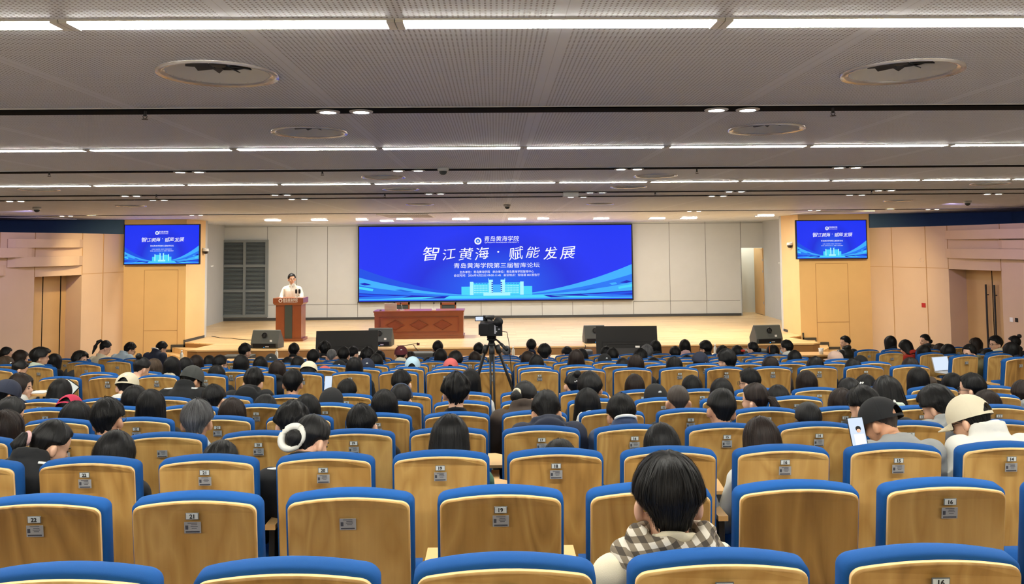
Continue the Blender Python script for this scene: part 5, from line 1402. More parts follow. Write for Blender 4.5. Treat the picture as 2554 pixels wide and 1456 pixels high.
def lump_me(kind):
    """pony tail or bun"""
    k_ = ('lump', kind)
    if k_ in _b: return _b[k_]
    R_ = random.Random(5); bm = B()
    if kind == 'ponytail': pts, rad = [(0, -.085, .135), (0, -.125, .125), (.004, -.145, .07), (.006, -.142, -.01), (0, -.125, -.09), (-.006, -.115, -.15)], [.020, .028, .036, .036, .026, .006]
    elif kind == 'hightail': pts, rad = [(0, -.07, .19), (0, -.115, .20), (.004, -.150, .16), (.006, -.155, .08), (0, -.150, .0), (-.006, -.145, -.06)], [.018, .026, .034, .034, .022, .006]
    elif kind == 'bun': pts, rad = [(0, -.055, .205), (0, -.075, .225), (0, -.09, .245), (0, -.10, .262)], [.020, .036, .036, .014]
    else: pts, rad = [(0, -.080, .098), (0, -.105, .095), (0, -.130, .090), (0, -.148, .085)], [.032, .046, .042, .012]
    tube(bm, pts, rad, 28)
    bmesh.ops.subdivide_edges(bm, edges=bm.edges[:], cuts=2, use_grid_fill=True, smooth=.5)
    for q in bm.verts:
        c_ = q.co; a_ = math.atan2(c_.x, c_.y + .13)
        q.co = c_ + Vector((math.sin(a_), math.cos(a_), 0)) * (noise.noise(Vector((a_ * 5, c_.z * 6, 3))) * .006)
    uvl = bm.loops.layers.uv.new('UVMap')
    for f in bm.faces:
        f.smooth = True
        for l_ in f.loops: l_[uvl].uv = (math.atan2(l_.vert.co.x, l_.vert.co.y + .13) / 6.28, l_.vert.co.z * 3)
    me = bpy.data.meshes.new('tail'); bm.normal_update(); bm.to_mesh(me); bm.free(); _b[k_] = me; return me
def cap_me(opening=True):
    k_ = ('cap', opening)
    if k_ in _b: return _b[k_]
    bm = B(); NU, NV = 180, 44; rows_ = []
    for j in range(NV + 1):
        ph = (PI / 2 + .12) * j / NV; r_w = []
        for i in range(NU):
            az = 2 * PI * i / NU; rr_ = math.sin(min(ph, PI / 2)); z = .128 + .118 * math.cos(ph)
            seam = .0016 * (abs(math.cos(az * 3)) > .9985)
            r_w.append(bm.verts.new((math.sin(az) * (.104 + seam) * rr_, .004 + math.cos(az) * (.120 + seam) * rr_, z)))
        rows_.append(r_w)
    for j in range(NV):
        for i in range(NU):
            i2 = (i + 1) % NU; az = 2 * PI * (i + .5) / NU; z = .128 + .118 * math.cos((PI / 2 + .12) * (j + .5) / NV)
            if opening and abs(az - PI) < .50:
                hh = .172 - .1 * (abs(az - PI) / .5) ** 2 * .4
                if .128 < z < hh: continue
            bm.faces.new((rows_[j][i], rows_[j + 1][i], rows_[j + 1][i2], rows_[j][i2])).smooth = True
    bmesh.ops.contextual_create(bm, geom=[e for e in bm.edges if e.is_boundary and e.verts[0] in set(rows_[0])])
    lathe(bm, [(0, .254), (.008, .252), (.009, .246)], c=(0, 0, -.004), n=12)
    bmesh.ops.recalc_face_normals(bm, faces=bm.faces[:])
    me = bpy.data.meshes.new('cap'); bm.to_mesh(me); bm.free()
    for p in me.polygons: p.use_smooth = True
    bm = B(); n_ = 16; top, bot = [], []
    for i in range(n_ + 1):
        a_ = -1.0 + 2.0 * i / n_; x, y = math.sin(a_) * .104, .004 + math.cos(a_) * .12
        ext = .075 * math.cos(a_ * 1.5); zz = .118
        top.append(((x, y, zz), (x * .96, y + ext, zz - .012 - .02 * abs(x / .09) ** 2)))
    vs = [(bm.verts.new(a_), bm.verts.new(b_)) for a_, b_ in top]; vs2 = [(bm.verts.new(Vector(a_) - Vector((0, 0, .004))), bm.verts.new(Vector(b_) - Vector((0, 0, .004)))) for a_, b_ in top]
    for (a_, b_), (c_, d_) in zip(vs, vs[1:]): bm.faces.new((a_, b_, d_, c_))
    for (a_, b_), (c_, d_) in zip(vs2, vs2[1:]): bm.faces.new((a_, c_, d_, b_))
    for (a_, b_), (c_, d_), (e_, f_), (g_, h_) in zip(vs, vs[1:], vs2, vs2[1:]): bm.faces.new((b_, f_, h_, d_))
    br_ = bpy.data.meshes.new('brim'); bm.to_mesh(br_); bm.free()
    _b[k_] = (me, br_); return _b[k_]
bm = B()
for s in (-1, 1):
    n_ = 18; cpt = [Vector((s * .032 + .024 * math.cos(k * 2 * PI / n_), .112 - .006 * abs(math.cos(k * 2 * PI / n_)), .104 + .019 * math.sin(k * 2 * PI / n_))) for k in range(n_ + 1)]
    tube(bm, cpt, .0022, 6); tube(bm, [(s * .056, .104, .108), (s * .080, .05, .108), (s * .084, .0, .104), (s * .082, -.012, .09)], .002, 6)
tube(bm, [(-.009, .116, .106), (.009, .116, .106)], .002, 6); glasses_me = mesh('glasses', bm, 'glass_frame', True)
bm = B()
for s in (-1, 1): ell(bm, (s * .030, .0925, .103), (.011, .006, .0045), n=10); tube(bm, [(s * .014, .101, .121), (s * .032, .1005, .126), (s * .048, .088, .120)], [.002, .0032, .0015], 6)
eyes_me = mesh('eyes', bm, 'eye_dark', True)
bm = B(); ell(bm, (0, .101, .046), (.018, .006, .004), n=10); mouth_me = mesh('mouth', bm, 'lip', True)
bm = B(); n_ = 24
tube(bm, [Vector((math.sin(k * 2 * PI / n_) * .030, 0, math.cos(k * 2 * PI / n_) * .030)) for k in range(n_ + 1)], .010, 10); scr_me = mesh('hair_tie', bm, [], True)
def torus_me(rx, ry, rr_, a0=0, a1=2 * PI, n_=28):
    bm = B(); tube(bm, [Vector((math.sin(a0 + (a1 - a0) * k / n_) * rx, 0, math.cos(a0 + (a1 - a0) * k / n_) * ry)) for k in range(n_ + 1)], rr_, 10); me = bpy.data.meshes.new('band'); bm.to_mesh(me); bm.free()
    for p in me.polygons: p.use_smooth = True
    return me
band_me = torus_me(.100, .120, .006, -1.6, 1.6)

def omat(o, m_):
    if not o.data.materials: o.data.materials.append(M[m_])
    o.material_slots[0].link = 'OBJECT'; o.material_slots[0].material = M[m_]
    return o
VTOP = {0: .975 + .236, 1: .905 + .236, 2: .825 + .236, 3: .905 + .236}
VDROP = {'f': 0, 'd': .012, 'D': .035, 'l': 0, 'r': 0, 'L': 0, 'R': 0, 'dl': .015, 'dr': .015, 'tl': .004, 'tr': .004}
STYLE_WORD = {'short': 'short black hair', 'tousled': 'tousled black hair', 'fluffy': 'full black hair', 'buzz': 'cropped hair', 'bob': 'chin-length hair', 'long': 'long straight hair', 'longwide': 'long loose hair',
              'tied': 'tied-back hair', 'thin': 'thinning black hair', 'near': 'short parted black hair'}
PEOPLE = []
def person(x, y, row, style, pose, kind, col, hc='black', cap=None, extra='', skin='light', rz=0, Yd=None, hs=1.0):
    PEOPLE.append(dict(x=x, y=y, row=row, style=style, pose=pose, kind=kind, col=col, hc=hc, cap=cap, extra=extra, skin=skin, rz=rz, Yd=Yd, hs=hs))
def build_person(p, lab, group):
    x, y, row = p['x'], p['y'], p['row']
    if p['Yd'] is not None:
        Yh = p['Yd']; zf_ = floor_z(Yh - .27)
    else:
        X0 = at(x, y, ROWS[row][0] + .27).x; Yh = row_y(row, X0) + .27; zf_ = ROWS[row][1]
    for _ in range(2):
        P_ = at(x, y, Yh); H_ = P_.z - zf_ - (.018 if p['cap'] else .014)
        sl = min((0, 1, 2), key=lambda q: abs(VTOP[q] - VDROP[p['pose']] - H_))
        if 'hunch' in p['extra']: sl = 3
        if p['Yd'] is None: Yh = row_y(row, P_.x) + .01 + (headmx(sl, p['pose']) @ Vector((0, 0, .12))).y
    vt = VTOP[sl] - VDROP[p['pose']]
    hm_ = headmx(sl, p['pose']); hc_ = hm_ @ Vector((0, 0, .12))
    rz = p['rz']
    off = Vector((hc_.x * math.cos(rz) - hc_.y * math.sin(rz), hc_.x * math.sin(rz) + hc_.y * math.cos(rz)))
    t = thing('person', lab, 'person', (P_.x - off.x, Yh - off.y, zf_), rz, group)
    s_ = max(.88, min(1.09, H_ / vt)); zo = H_ - vt * s_
    t.scale = (1, 1, s_)
    if abs(zo) > .01: t.location.z += max(-.14, min(.03, zo))
    # find the seat and mark it taken
    best = min(((abs(X - (P_.x - off.x)) + abs(Y - (Yh - off.y)), (k, n)) for k, l_ in ROWSEATS.items() if k == row for n, X, Y, z_ in l_), default=None)
    if best and best[0] < .45: OCC.add(best[1])
    sk = 'skin_' + p['skin']
    near_ = row in 'ABC'
    omat(put('body', body_me(sl, p['pose'], .0085 if row in 'A' else .0115), t), sk)
    kind = p['kind']; cm_ = 'leather jacket' if p['col'] == 'leather' else 'cloth ' + p['col']
    nm = {'tee': 'shirt', 'shirt': 'shirt', 'coat': 'jacket', 'hoodie': 'hooded_jacket', 'blazer': 'blazer'}[kind]
    omat(put(nm, cloth_me(sl, kind), t), cm_); put('trousers', trouser_me, t)
    def hput(name, me, m_, loc=None, rot=None, sc=None):
        o = put(name, me, t); mm = hm_.copy()
        if loc is not None: mm = mm @ Matrix.Translation(loc)
        if rot is not None: mm = mm @ rot
        if sc is not None: mm = mm @ Matrix.Diagonal((*sc, 1))
        o.matrix_local = mm
        return omat(o, m_) if m_ else o
    st = p['style']; hk = 'hair_' + p['hc']
    if st == 'buzz' and p['hc'] == 'black' and p['skin'] != 'dark': hk = 'hair_fade'
    hs = p['hs'] * (.90 if p['cap'] else 1)
    hput('hair', hair_me(st), hk, sc=(hs, hs, .90 if p['cap'] else 1))
    if p['cap']:
        op = 'closed' not in p['extra']
        c_, b_ = cap_me(op); co = hput('cap', c_, 'cloth ' + p['cap']); bo = hput('brim', b_, 'cloth ' + p['cap'])
        if 'logo' in p['extra']:
            bm = B(); lc = 'paper'
            for q_ in range(5): a_ = PI - .30 + q_ * .05; cbox(bm, (math.sin(a_) * .088, .004 + math.cos(a_) * .106, .190 + (.006 if q_ % 2 else 0)), (.010, .004, .008))
            hput('cap_logo', mesh('cap_logo', bm, lc), None)
    ex = p['extra']
    if 'ponytail' in ex: hput('ponytail', lump_me('ponytail'), hk)
    if 'hightail' in ex: hput('ponytail', lump_me('hightail'), hk)
    if 'topbun' in ex: hput('hair_bun', lump_me('bun'), hk)
    if 'lowbun' in ex: hput('hair_bun', lump_me('lowbun'), hk)
    if 'scrunchie' in ex:
        hput('scrunchie', torus_me(.050, .060, .019), 'cloth white', (-.015, -.112, .098), Matrix.Rotation(.5, 4, 'Z') @ Matrix.Rotation(.5, 4, 'Y'))
    if 'tie' in ex: hput('hair_tie', scr_me, 'cloth pink' if 'pink' in ex else 'cloth cream', (0, -.115, .118), Matrix.Rotation(.2, 4, 'X'))
    if 'band' in ex: hput('headband', band_me, 'cloth orange' if 'orange' in ex else 'cloth blue-grey', (0, .02, .125), Matrix.Rotation(-.1, 4, 'X'))
    if 'clip' in ex:
        bm = B()
        for q_ in range(4): ell(bm, (-.03 + q_ * .016, 0, (q_ % 2) * .008), (.007, .007, .007), n=8)
        hput('hair_clip', mesh('hair_clip', bm, 'paper', True), None, (.0, -.128, .155))
    if 'pompom' in ex:
        bm = B(); ell(bm, (0, 0, 0), (.04, .035, .025), n=12); me_ = mesh('pompom', bm, [], True); hput('red_hair_ornament', me_, 'cloth red', (.06, -.11, .17))
        bm = B(); ell(bm, (0, 0, 0), (.025, .025, .03), n=12); ell(bm, (.05, 0, .005), (.022, .022, .03), n=12); me_ = mesh('pompom', bm, [], True); hput('yellow_hair_ornament', me_, 'yellow_label', (.03, -.12, .07))
    if 'glasses' in ex: hput('glasses', glasses_me, None)
    if p['pose'] in ('l', 'r', 'L', 'R', 'dl', 'dr') or 'face' in ex: hput('eyes', eyes_me, None); hput('mouth', mouth_me, None)
    if 'mask' in ex:
        bm = B(); ell(bm, (0, .082, .052), (.052, .040, .040), n=16); hput('face_mask', mesh('face_mask', bm, 'mask_blue', True), None)
    if 'headset' in ex: hput('headset', torus_me(.102, .120, .005, -1.5, 1.5), 'black', (0, 0, .125))
    if 'stripe' in ex:
        bm = B(); zs = {0: .90, 1: .835, 2: .79, 3: .905}[sl]; ys = {0: .235, 1: .24, 2: .262, 3: .235}[sl]
        for s in (-1, 1):
            bm = B(); tube(bm, [(s * .09, ys - .03, zs + .058), (s * .17, ys - .02, zs + .050), (s * .245, ys, zs - .03), (s * .280, ys + .02, zs - .17)], .007, 6)
            obj('sleeve_stripe', bm, 'paper', t, True)
    if 'scarf' in ex: omat(put('scarf', torus_scarf(), t), 'cloth pink')
    if 'whitecollar' in ex:
        zs, ys = {0: (.90, .235), 1: (.835, .24), 2: (.79, .262), 3: (.905, .235)}[sl]
        bm = B(); tube(bm, [Vector((.062 * math.cos(k * PI / 12), ys + .055 * math.sin(k * PI / 12), zs + .11 - .03 * math.sin(k * PI / 12))) for k in range(25)], .009, 8); obj('shirt_collar', bm, 'paper', t, True)
    return t, hm_, sl
def torus_scarf():
    if 'scarf' in _b: return _b['scarf']
    bm = B()
    for dz, r_c, rr_ in ((0, .085, .032), (.03, .078, .028), (-.02, .10, .03)):
        tube(bm, [Vector((r_c * math.cos(k * PI / 14), .245 + r_c * .9 * math.sin(k * PI / 14), .93 + dz)) for k in range(29)], rr_, 12)
    me = remesh(bm, .010, 2); _b['scarf'] = me; return me

# ------------------------------------------------------------------ the audience, row by row (x, y of the top of the head, row, hair, pose, clothes)
Q = person
# nearest row
Q(1665, 1130, 'A', 'near', 'f', 'shirt', 'cream', hs=.98)
# third row
Q(124, 1046, 'C', 'tied', 'dr', 'coat', 'black', extra='hunch ponytail tie pink stripe', rz=-.1)
Q(284, 1076, 'C', 'bob', 'd', 'coat', 'black'); Q(547, 1101, 'C', 'short', 'D', 'coat', 'black')
Q(775, 1033, 'C', 'tied', 'dr', 'coat', 'black', extra='lowbun scrunchie stripe'); Q(1122, 1036, 'C', 'bob', 'd', 'tee', 'green')
Q(1397, 1098, 'C', 'short', 'D', 'coat', 'navy'); Q(1651, 1057, 'C', 'long', 'd', 'coat', 'white'); Q(1900, 1041, 'C', 'long', 'd', 'shirt', 'white', 'brown')
Q(2198, 986, 'C', 'buzz', 'dl', 'tee', 'grey', cap='black', extra='hunch logo', skin='tan'); Q(2419, 980, 'C', 'short', 'dl', 'coat', 'white', cap='cream', extra='hunch glasses')
# fourth row
Q(14, 1022, 'D', 'long', 'f', 'tee', 'grey', 'brown'); Q(268, 992, 'D', 'short', 'tr', 'tee', 'black', extra='glasses face', skin='tan'); Q(491, 995, 'D', 'short', 'f', 'shirt', 'pale blue', 'grey', skin='tan')
Q(728, 1004, 'D', 'tousled', 'd', 'coat', 'charcoal'); Q(903, 1008, 'D', 'short', 'tr', 'coat', 'black'); Q(1362, 975, 'D', 'short', 'D', 'hoodie', 'navy', skin='tan', extra='hunch')
Q(1550, 982, 'D', 'short', 'd', 'blazer', 'blue-grey', extra='hunch glasses whitecollar', skin='tan'); Q(1799, 967, 'D', 'thin', 'tl', 'tee', 'black', skin='tan'); Q(2016, 996, 'D', 'buzz', 'f', 'coat', 'charcoal', skin='dark')
Q(2155, 961, 'D', 'short', 'dl', 'coat', 'black', extra='hunch mask'); Q(2338, 964, 'D', 'fluffy', 'dl', 'hoodie', 'grey', extra='hunch')
# fifth row
Q(22, 988, 'E', 'tied', 'dr', 'coat', 'black', extra='clip'); Q(188, 1003, 'E', 'longwide', 'f', 'coat', 'black'); Q(375, 971, 'E', 'long', 'f', 'coat', 'black'); Q(578, 992, 'E', 'long', 'f', 'coat', 'brown', 'brown')
Q(765, 983, 'E', 'long', 'f', 'coat', 'black'); Q(958, 971, 'E', 'long', 'f', 'coat', 'charcoal'); Q(1137, 931, 'E', 'tousled', 'f', 'tee', 'black'); Q(1308, 949, 'E', 'tied', 'dr', 'coat', 'brown', extra='hunch lowbun tie')
Q(1465, 968, 'E', 'long', 'f', 'coat', 'white'); Q(1691, 955, 'E', 'buzz', 'f', 'tee', 'black', skin='tan'); Q(1885, 953, 'E', 'tied', 'l', 'coat', 'charcoal', 'brown', extra='ponytail'); Q(2213, 941, 'E', 'longwide', 'd', 'coat', 'pale green')
Q(2462, 972, 'E', 'long', 'f', 'coat', 'brown', 'brown'); Q(2549, 946, 'F', 'tied', 'r', 'coat', 'grey', 'brown')
# sixth row
Q(14, 943, 'F', 'short', 'dr', 'coat', 'navy', cap='navy', extra='closed', skin='tan'); Q(173, 982, 'F', 'short', 'D', 'coat', 'black', cap='crimson'); Q(335, 961, 'F', 'bob', 'f', 'coat', 'black'); Q(533, 959, 'F', 'short', 'tr', 'coat', 'grey')
Q(660, 985, 'F', 'bob', 'D', 'coat', 'black'); Q(826, 964, 'F', 'bob', 'f', 'coat', 'black', cap='black', extra='closed'); Q(999, 956, 'F', 'tied', 'f', 'coat', 'charcoal', extra='lowbun band')
Q(1472, 930, 'F', 'fluffy', 'tr', 'coat', 'charcoal'); Q(1635, 954, 'F', 'bob', 'f', 'coat', 'black', cap='black', extra='logo closed'); Q(1800, 943, 'F', 'long', 'f', 'coat', 'black'); Q(1942, 961, 'F', 'bob', 'd', 'coat', 'black')
Q(2100, 968, 'E', 'long', 'f', 'coat', 'black', 'brown'); Q(2425, 930, 'F', 'short', 'l', 'coat', 'charcoal', extra='glasses')
# seventh row
Q(50, 930, 'G', 'bob', 'R', 'coat', 'white', 'brown'); Q(149, 945, 'G', 'bob', 'd', 'coat', 'grey', 'black'); Q(317, 926, 'G', 'short', 'd', 'hoodie', 'white', cap='cream', extra='logo'); Q(478, 909, 'G', 'short', 'dr', 'coat', 'black', cap='dark grey', extra='hunch glasses stripe closed', skin='tan')
Q(632, 916, 'G', 'short', 'd', 'hoodie', 'black', extra='hunch'); Q(730, 920, 'G', 'short', 'f', 'tee', 'black', skin='tan'); Q(865, 945, 'G', 'short', 'f', 'coat', 'black'); Q(1001, 922, 'G', 'short', 'tr', 'coat', 'green'); Q(1173, 920, 'G', 'long', 'f', 'shirt', 'white')
Q(1431, 927, 'G', 'tied', 'tl', 'coat', 'black', extra='topbun clip'); Q(1583, 933, 'G', 'long', 'f', 'coat', 'black', 'brown'); Q(1726, 936, 'G', 'bob', 'f', 'coat', 'black'); Q(1870, 918, 'G', 'short', 'l', 'coat', 'white', extra='glasses')
Q(2012, 924, 'G', 'long', 'f', 'coat', 'brown', 'brown'); Q(2122, 941, 'F', 'tied', 'dl', 'coat', 'black', extra='lowbun clip'); Q(2160, 934, 'G', 'bob', 'f', 'coat', 'black'); Q(2290, 916, 'G', 'long', 'f', 'coat', 'black'); Q(2376, 930, 'G', 'long', 'f', 'coat', 'black')
# beyond the cross aisle
Q(352, 890, 'H', 'tied', 'dr', 'tee', 'yellow', extra='topbun'); Q(428, 889, 'H', 'long', 'f', 'coat', 'cream'); Q(462, 891, 'I', 'long', 'f', 'coat', 'black'); Q(540, 910, 'H', 'bob', 'f', 'coat', 'black'); Q(770, 899, 'H', 'bob', 'D', 'coat', 'white', cap='cream', extra='closed')
Q(884, 891, 'H', 'bob', 'f', 'coat', 'black'); Q(1586, 885, 'H', 'bob', 'f', 'coat', 'black', 'brown'); Q(1682, 889, 'H', 'bob', 'f', 'coat', 'black'); Q(1813, 872, 'H', 'fluffy', 'l', 'coat', 'black'); Q(1922, 889, 'H', 'bob', 'f', 'coat', 'brown', 'brown'); Q(2034, 889, 'H', 'bob', 'f', 'coat', 'black')
Q(2129, 894, 'H', 'short', 'd', 'coat', 'black'); Q(692, 899, 'H', 'bob', 'f', 'coat', 'black', 'brown'); Q(2272, 892, 'H', 'bob', 'd', 'coat', 'brown', 'brown')
Q(489, 885, 'J', 'long', 'f', 'coat', 'black', 'brown'); Q(601, 884, 'I', 'long', 'f', 'coat', 'black'); Q(649, 889, 'J', 'bob', 'f', 'coat', 'cream'); Q(809, 911, 'I', 'short', 'D', 'coat', 'black', cap='coral', extra='closed'); Q(915, 891, 'I', 'bob', 'f', 'coat', 'navy', cap='navy', extra='logo closed')
Q(1029, 887, 'I', 'bob', 'f', 'coat', 'charcoal', cap='light blue'); Q(1124, 891, 'I', 'bob', 'f', 'coat', 'charcoal', cap='rose'); Q(1338, 885, 'I', 'bob', 'f', 'coat', 'black'); Q(1437, 873, 'I', 'longwide', 'f', 'coat', 'navy', 'brown'); Q(1745, 875, 'I', 'long', 'r', 'coat', 'black', 'brown', cap='navy', extra='closed')
Q(384, 894, 'I', 'bob', 'f', 'coat', 'brown', 'fair')
Q(548, 885, 'J', 'short', 'r', 'coat', 'black', extra='glasses'); Q(718, 890, 'K', 'bob', 'f', 'coat', 'black'); Q(743, 888, 'J', 'bob', 'f', 'coat', 'black'); Q(846, 896, 'J', 'bob', 'f', 'coat', 'black', cap='black', extra='logo closed'); Q(938, 882, 'J', 'long', 'f', 'coat', 'black')
Q(1136, 876, 'J', 'fluffy', 'f', 'coat', 'black'); Q(1228, 903, 'J', 'bob', 'D', 'coat', 'black'); Q(1316, 875, 'J', 'long', 'f', 'coat', 'black', 'brown'); Q(1508, 880, 'J', 'bob', 'f', 'coat', 'black', cap='black', extra='logo closed'); Q(1554, 893, 'I', 'bob', 'f', 'coat', 'black')
Q(1630, 891, 'J', 'bob', 'f', 'coat', 'black'); Q(1982, 873, 'J', 'long', 'f', 'coat', 'charcoal'); Q(2146, 884, 'J', 'bob', 'f', 'coat', 'black', cap='black', extra='closed')
Q(522, 886, 'K', 'long', 'f', 'coat', 'black'); Q(781, 871, 'K', 'short', 'f', 'coat', 'black'); Q(916, 867, 'K', 'tousled', 'f', 'coat', 'black'); Q(1000, 860, 'K', 'short', 'f', 'coat', 'cream', cap='maroon', extra='logo closed'); Q(1099, 869, 'K', 'long', 'f', 'coat', 'black')
Q(1184, 876, 'K', 'long', 'f', 'coat', 'brown', 'brown'); Q(1232, 888, 'L', 'long', 'f', 'coat', 'black'); Q(1358, 858, 'K', 'fluffy', 'f', 'tee', 'pale blue'); Q(1451, 869, 'K', 'long', 'f', 'coat', 'black'); Q(1528, 867, 'K', 'short', 'f', 'tee', 'black'); Q(1597, 870, 'K', 'tousled', 'f', 'coat', 'black')
Q(1713, 885, 'K', 'bob', 'f', 'coat', 'black'); Q(1897, 885, 'K', 'bob', 'D', 'coat', 'beige', cap='beige', extra='closed'); Q(2084, 873, 'K', 'short', 'l', 'coat', 'black', cap='blush', extra='closed')
Q(676, 880, 'L', 'bob', 'f', 'coat', 'charcoal', cap='dark grey', extra='logo closed'); Q(827, 868, 'L', 'buzz', 'f', 'tee', 'black', 'grey'); Q(857, 864, 'K', 'short', 'f', 'coat', 'black'); Q(946, 874, 'L', 'long', 'f', 'coat', 'black'); Q(1023, 876, 'L', 'bob', 'f', 'coat', 'brown', 'brown')
Q(1512, 863, 'L', 'short', 'f', 'coat', 'black'); Q(1613, 860, 'L', 'tousled', 'f', 'coat', 'black', 'grey'); Q(1684, 863, 'L', 'short', 'f', 'coat', 'black'); Q(1839, 861, 'L', 'bob', 'f', 'coat', 'black', extra='pompom'); Q(1962, 847, 'L', 'short', 'l', 'coat', 'white', extra='glasses mask')
Q(611, 857, 'M', 'tousled', 'r', 'tee', 'black'); Q(733, 855, 'M', 'short', 'f', 'blazer', 'black'); Q(810, 851, 'M', 'tousled', 'f', 'shirt', 'black'); Q(880, 863, 'M', 'short', 'r', 'coat', 'white'); Q(1092, 849, 'M', 'short', 'f', 'coat', 'black', skin='tan'); Q(1194, 854, 'M', 'short', 'f', 'hoodie', 'olive')
Q(1263, 860, 'M', 'buzz', 'f', 'coat', 'black', 'grey'); Q(1325, 844, 'M', 'thin', 'f', 'blazer', 'navy', skin='tan'); Q(1415, 864, 'M', 'short', 'dl', 'coat', 'black', extra='glasses'); Q(1635, 848, 'M', 'long', 'f', 'coat', 'black'); Q(1708, 846, 'M', 'long', 'f', 'coat', 'pink', extra='scarf')
Q(1760, 850, 'M', 'fluffy', 'l', 'coat', 'black', extra='glasses'); Q(1802, 861, 'K', 'short', 'f', 'coat', 'black'); Q(1878, 851, 'M', 'tied', 'l', 'coat', 'black', extra='lowbun headset'); Q(1928, 860, 'M', 'bob', 'l', 'coat', 'white', extra='band orange')
# side blocks (distance given)
for a in ((101, 867, 12.1, 'fluffy', 'r', 'hoodie', 'pale green', 'black', '', -.3, 1.22), (48, 896, 11.3, 'tied', 'dr', 'coat', 'beige', 'black', 'clip', -.3, 1), (12, 888, 12.4, 'bob', 'f', 'coat', 'brown', 'fair', '', -.3, 1.1), (50, 873, 13.3, 'bob', 'r', 'coat', 'navy', 'brown', '', -.3, 1.05),
          (15, 864, 14.2, 'tied', 'r', 'coat', 'navy', 'black', 'lowbun', -.3, 1), (135, 882, 13.2, 'bob', 'f', 'coat', 'black', 'black', '', -.3, 1), (200, 876, 13.0, 'fluffy', 'R', 'coat', 'charcoal', 'black', 'glasses', -.3, 1.1), (262, 848, 15.0, 'tied', 'dr', 'tee', 'cream', 'black', 'hightail', -.3, 1),
          (323, 853, 15.2, 'short', 'dr', 'shirt', 'pale blue', 'black', 'hunch glasses', -.3, 1), (402, 851, 15.6, 'short', 'dr', 'blazer', 'navy', 'black', 'hunch glasses whitecollar', -.2, 1),
          (2108, 837, 16.0, 'short', 'L', 'coat', 'leather', 'black', '', .3, 1), (2221, 837, 14.9, 'long', 'f', 'coat', 'black', 'black', '', .3, 1), (2260, 847, 14.1, 'bob', 'dl', 'coat', 'red', 'black', '', .3, 1), (2305, 860, 13.2, 'long', 'f', 'coat', 'black', 'black', '', .3, 1),
          (2307, 832, 15.8, 'tied', 'L', 'coat', 'charcoal', 'black', 'lowbun', .3, 1), (2326, 859, 15.9, 'bob', 'f', 'coat', 'brown', 'fair', '', .3, 1), (2344, 856, 15.0, 'bob', 'f', 'coat', 'brown', 'brown', '', .3, 1), (2365, 858, 13.6, 'bob', 'f', 'coat', 'black', 'black', '', .3, 1.05),
          (2418, 858, 12.2, 'short', 'L', 'coat', 'olive', 'black', 'glasses', .45, 1), (2434, 842, 14.6, 'bob', 'l', 'coat', 'charcoal', 'brown', '', .3, 1), (2483, 838, 14.0, 'fluffy', 'L', 'hoodie', 'cream', 'black', 'glasses', .3, 1), (2465, 871, 13.1, 'bob', 'd', 'coat', 'black', 'black', '', .3, 1.05),
          (2530, 836, 14.2, 'tied', 'l', 'coat', 'black', 'black', 'topbun', .3, 1), (2523, 853, 12.3, 'long', 'f', 'coat', 'navy', 'black', '', .3, 1.05)):
    Q(a[0], a[1], 'W', a[3], a[4], a[5], a[6], a[7], extra=a[8], rz=a[9], Yd=a[2], hs=a[10])

RN = dict(ROWNAME); RN['W'] = 'side block'; RN['G'] = 'row just before the tripod'
def describe(p):
    hcw = {'black': 'black', 'brown': 'brown', 'grey': 'grey', 'fair': 'light brown'}[p['hc']]
    if p['cap']: s = p['cap'] + ' cap'
    else:
        s = {'short': 'short %s hair', 'tousled': 'tousled %s hair', 'fluffy': 'full %s hair', 'buzz': 'cropped %s hair', 'bob': 'chin-length %s hair', 'long': 'long %s hair', 'longwide': 'long loose %s hair', 'tied': 'tied-back %s hair', 'thin': 'thinning %s hair', 'near': 'parted %s hair'}[p['style']] % hcw
    return s
cntr = {}
order = {}
for p in PEOPLE:
    key = p['row'] if p['row'] != 'W' else ('W', p['x'] < 1277)
    order.setdefault(key, []).append(p)
done = []
for key, lst in order.items():
    lst.sort(key=lambda p: p['x'])
    for i, p in enumerate(lst):
        rn = RN[key] if not isinstance(key, tuple) else ('left side block' if key[1] else 'right side block')
        lab = 'person with %s, %s from the left in the %s' % (describe(p), ORD[i], rn)
        if len(lab.replace('-', ' ').split()) > 16: lab = 'person with %s, %s from left, %s' % (describe(p), ORD[i], rn)
        if len(lst) == 1: lab = 'person with parted black hair and plaid scarf, alone in the nearest row'
        if p['x'] == 2108: lab = 'person in black leather jacket looking left, foot of the right stage steps'
        if p['x'] == 775: lab = 'person with big white hair scrunchie, striped black sleeves, third row from the camera'
        done.append((p, *build_person(p, lab, 'audience of the ' + rn)))
# side-block seats count as taken where somebody sits close by
for i, (x, y, z_, rz, side, q, c) in enumerate(WSEATS):
    for p, t, hm_, sl in done:
        if p['row'] == 'W' and abs(t.location.x - x) + abs(t.location.y - y) < .5: OCC.add(('W', i))
# plaid scarf of the nearest person
m, nt, b = newmat('plaid')
tc = nt.nodes.new('ShaderNodeTexCoord'); sp = nt.nodes.new('ShaderNodeSeparateXYZ'); nt.links.new(tc.outputs['Object'], sp.inputs[0])
sa = math_(nt, 'GREATER_THAN', math_(nt, 'FRACT', math_(nt, 'MULTIPLY', math_(nt, 'ADD', sp.outputs[0], math_(nt, 'MULTIPLY', sp.outputs[2], .6)), 24.0)), .5)
sb = math_(nt, 'GREATER_THAN', math_(nt, 'FRACT', math_(nt, 'MULTIPLY', math_(nt, 'SUBTRACT', sp.outputs[2], math_(nt, 'MULTIPLY', sp.outputs[0], .3)), 33.0)), .5)
nt.links.new(ramp(nt, math_(nt, 'MULTIPLY', math_(nt, 'ADD', sa, sb), .5), [(0, srgb(74, 66, 56)), (.45, srgb(74, 66, 56)), (.5, srgb(128, 116, 98)), (.95, srgb(214, 206, 190))]), b.inputs['Base Color']); b.inputs['Roughness'].default_value = .9
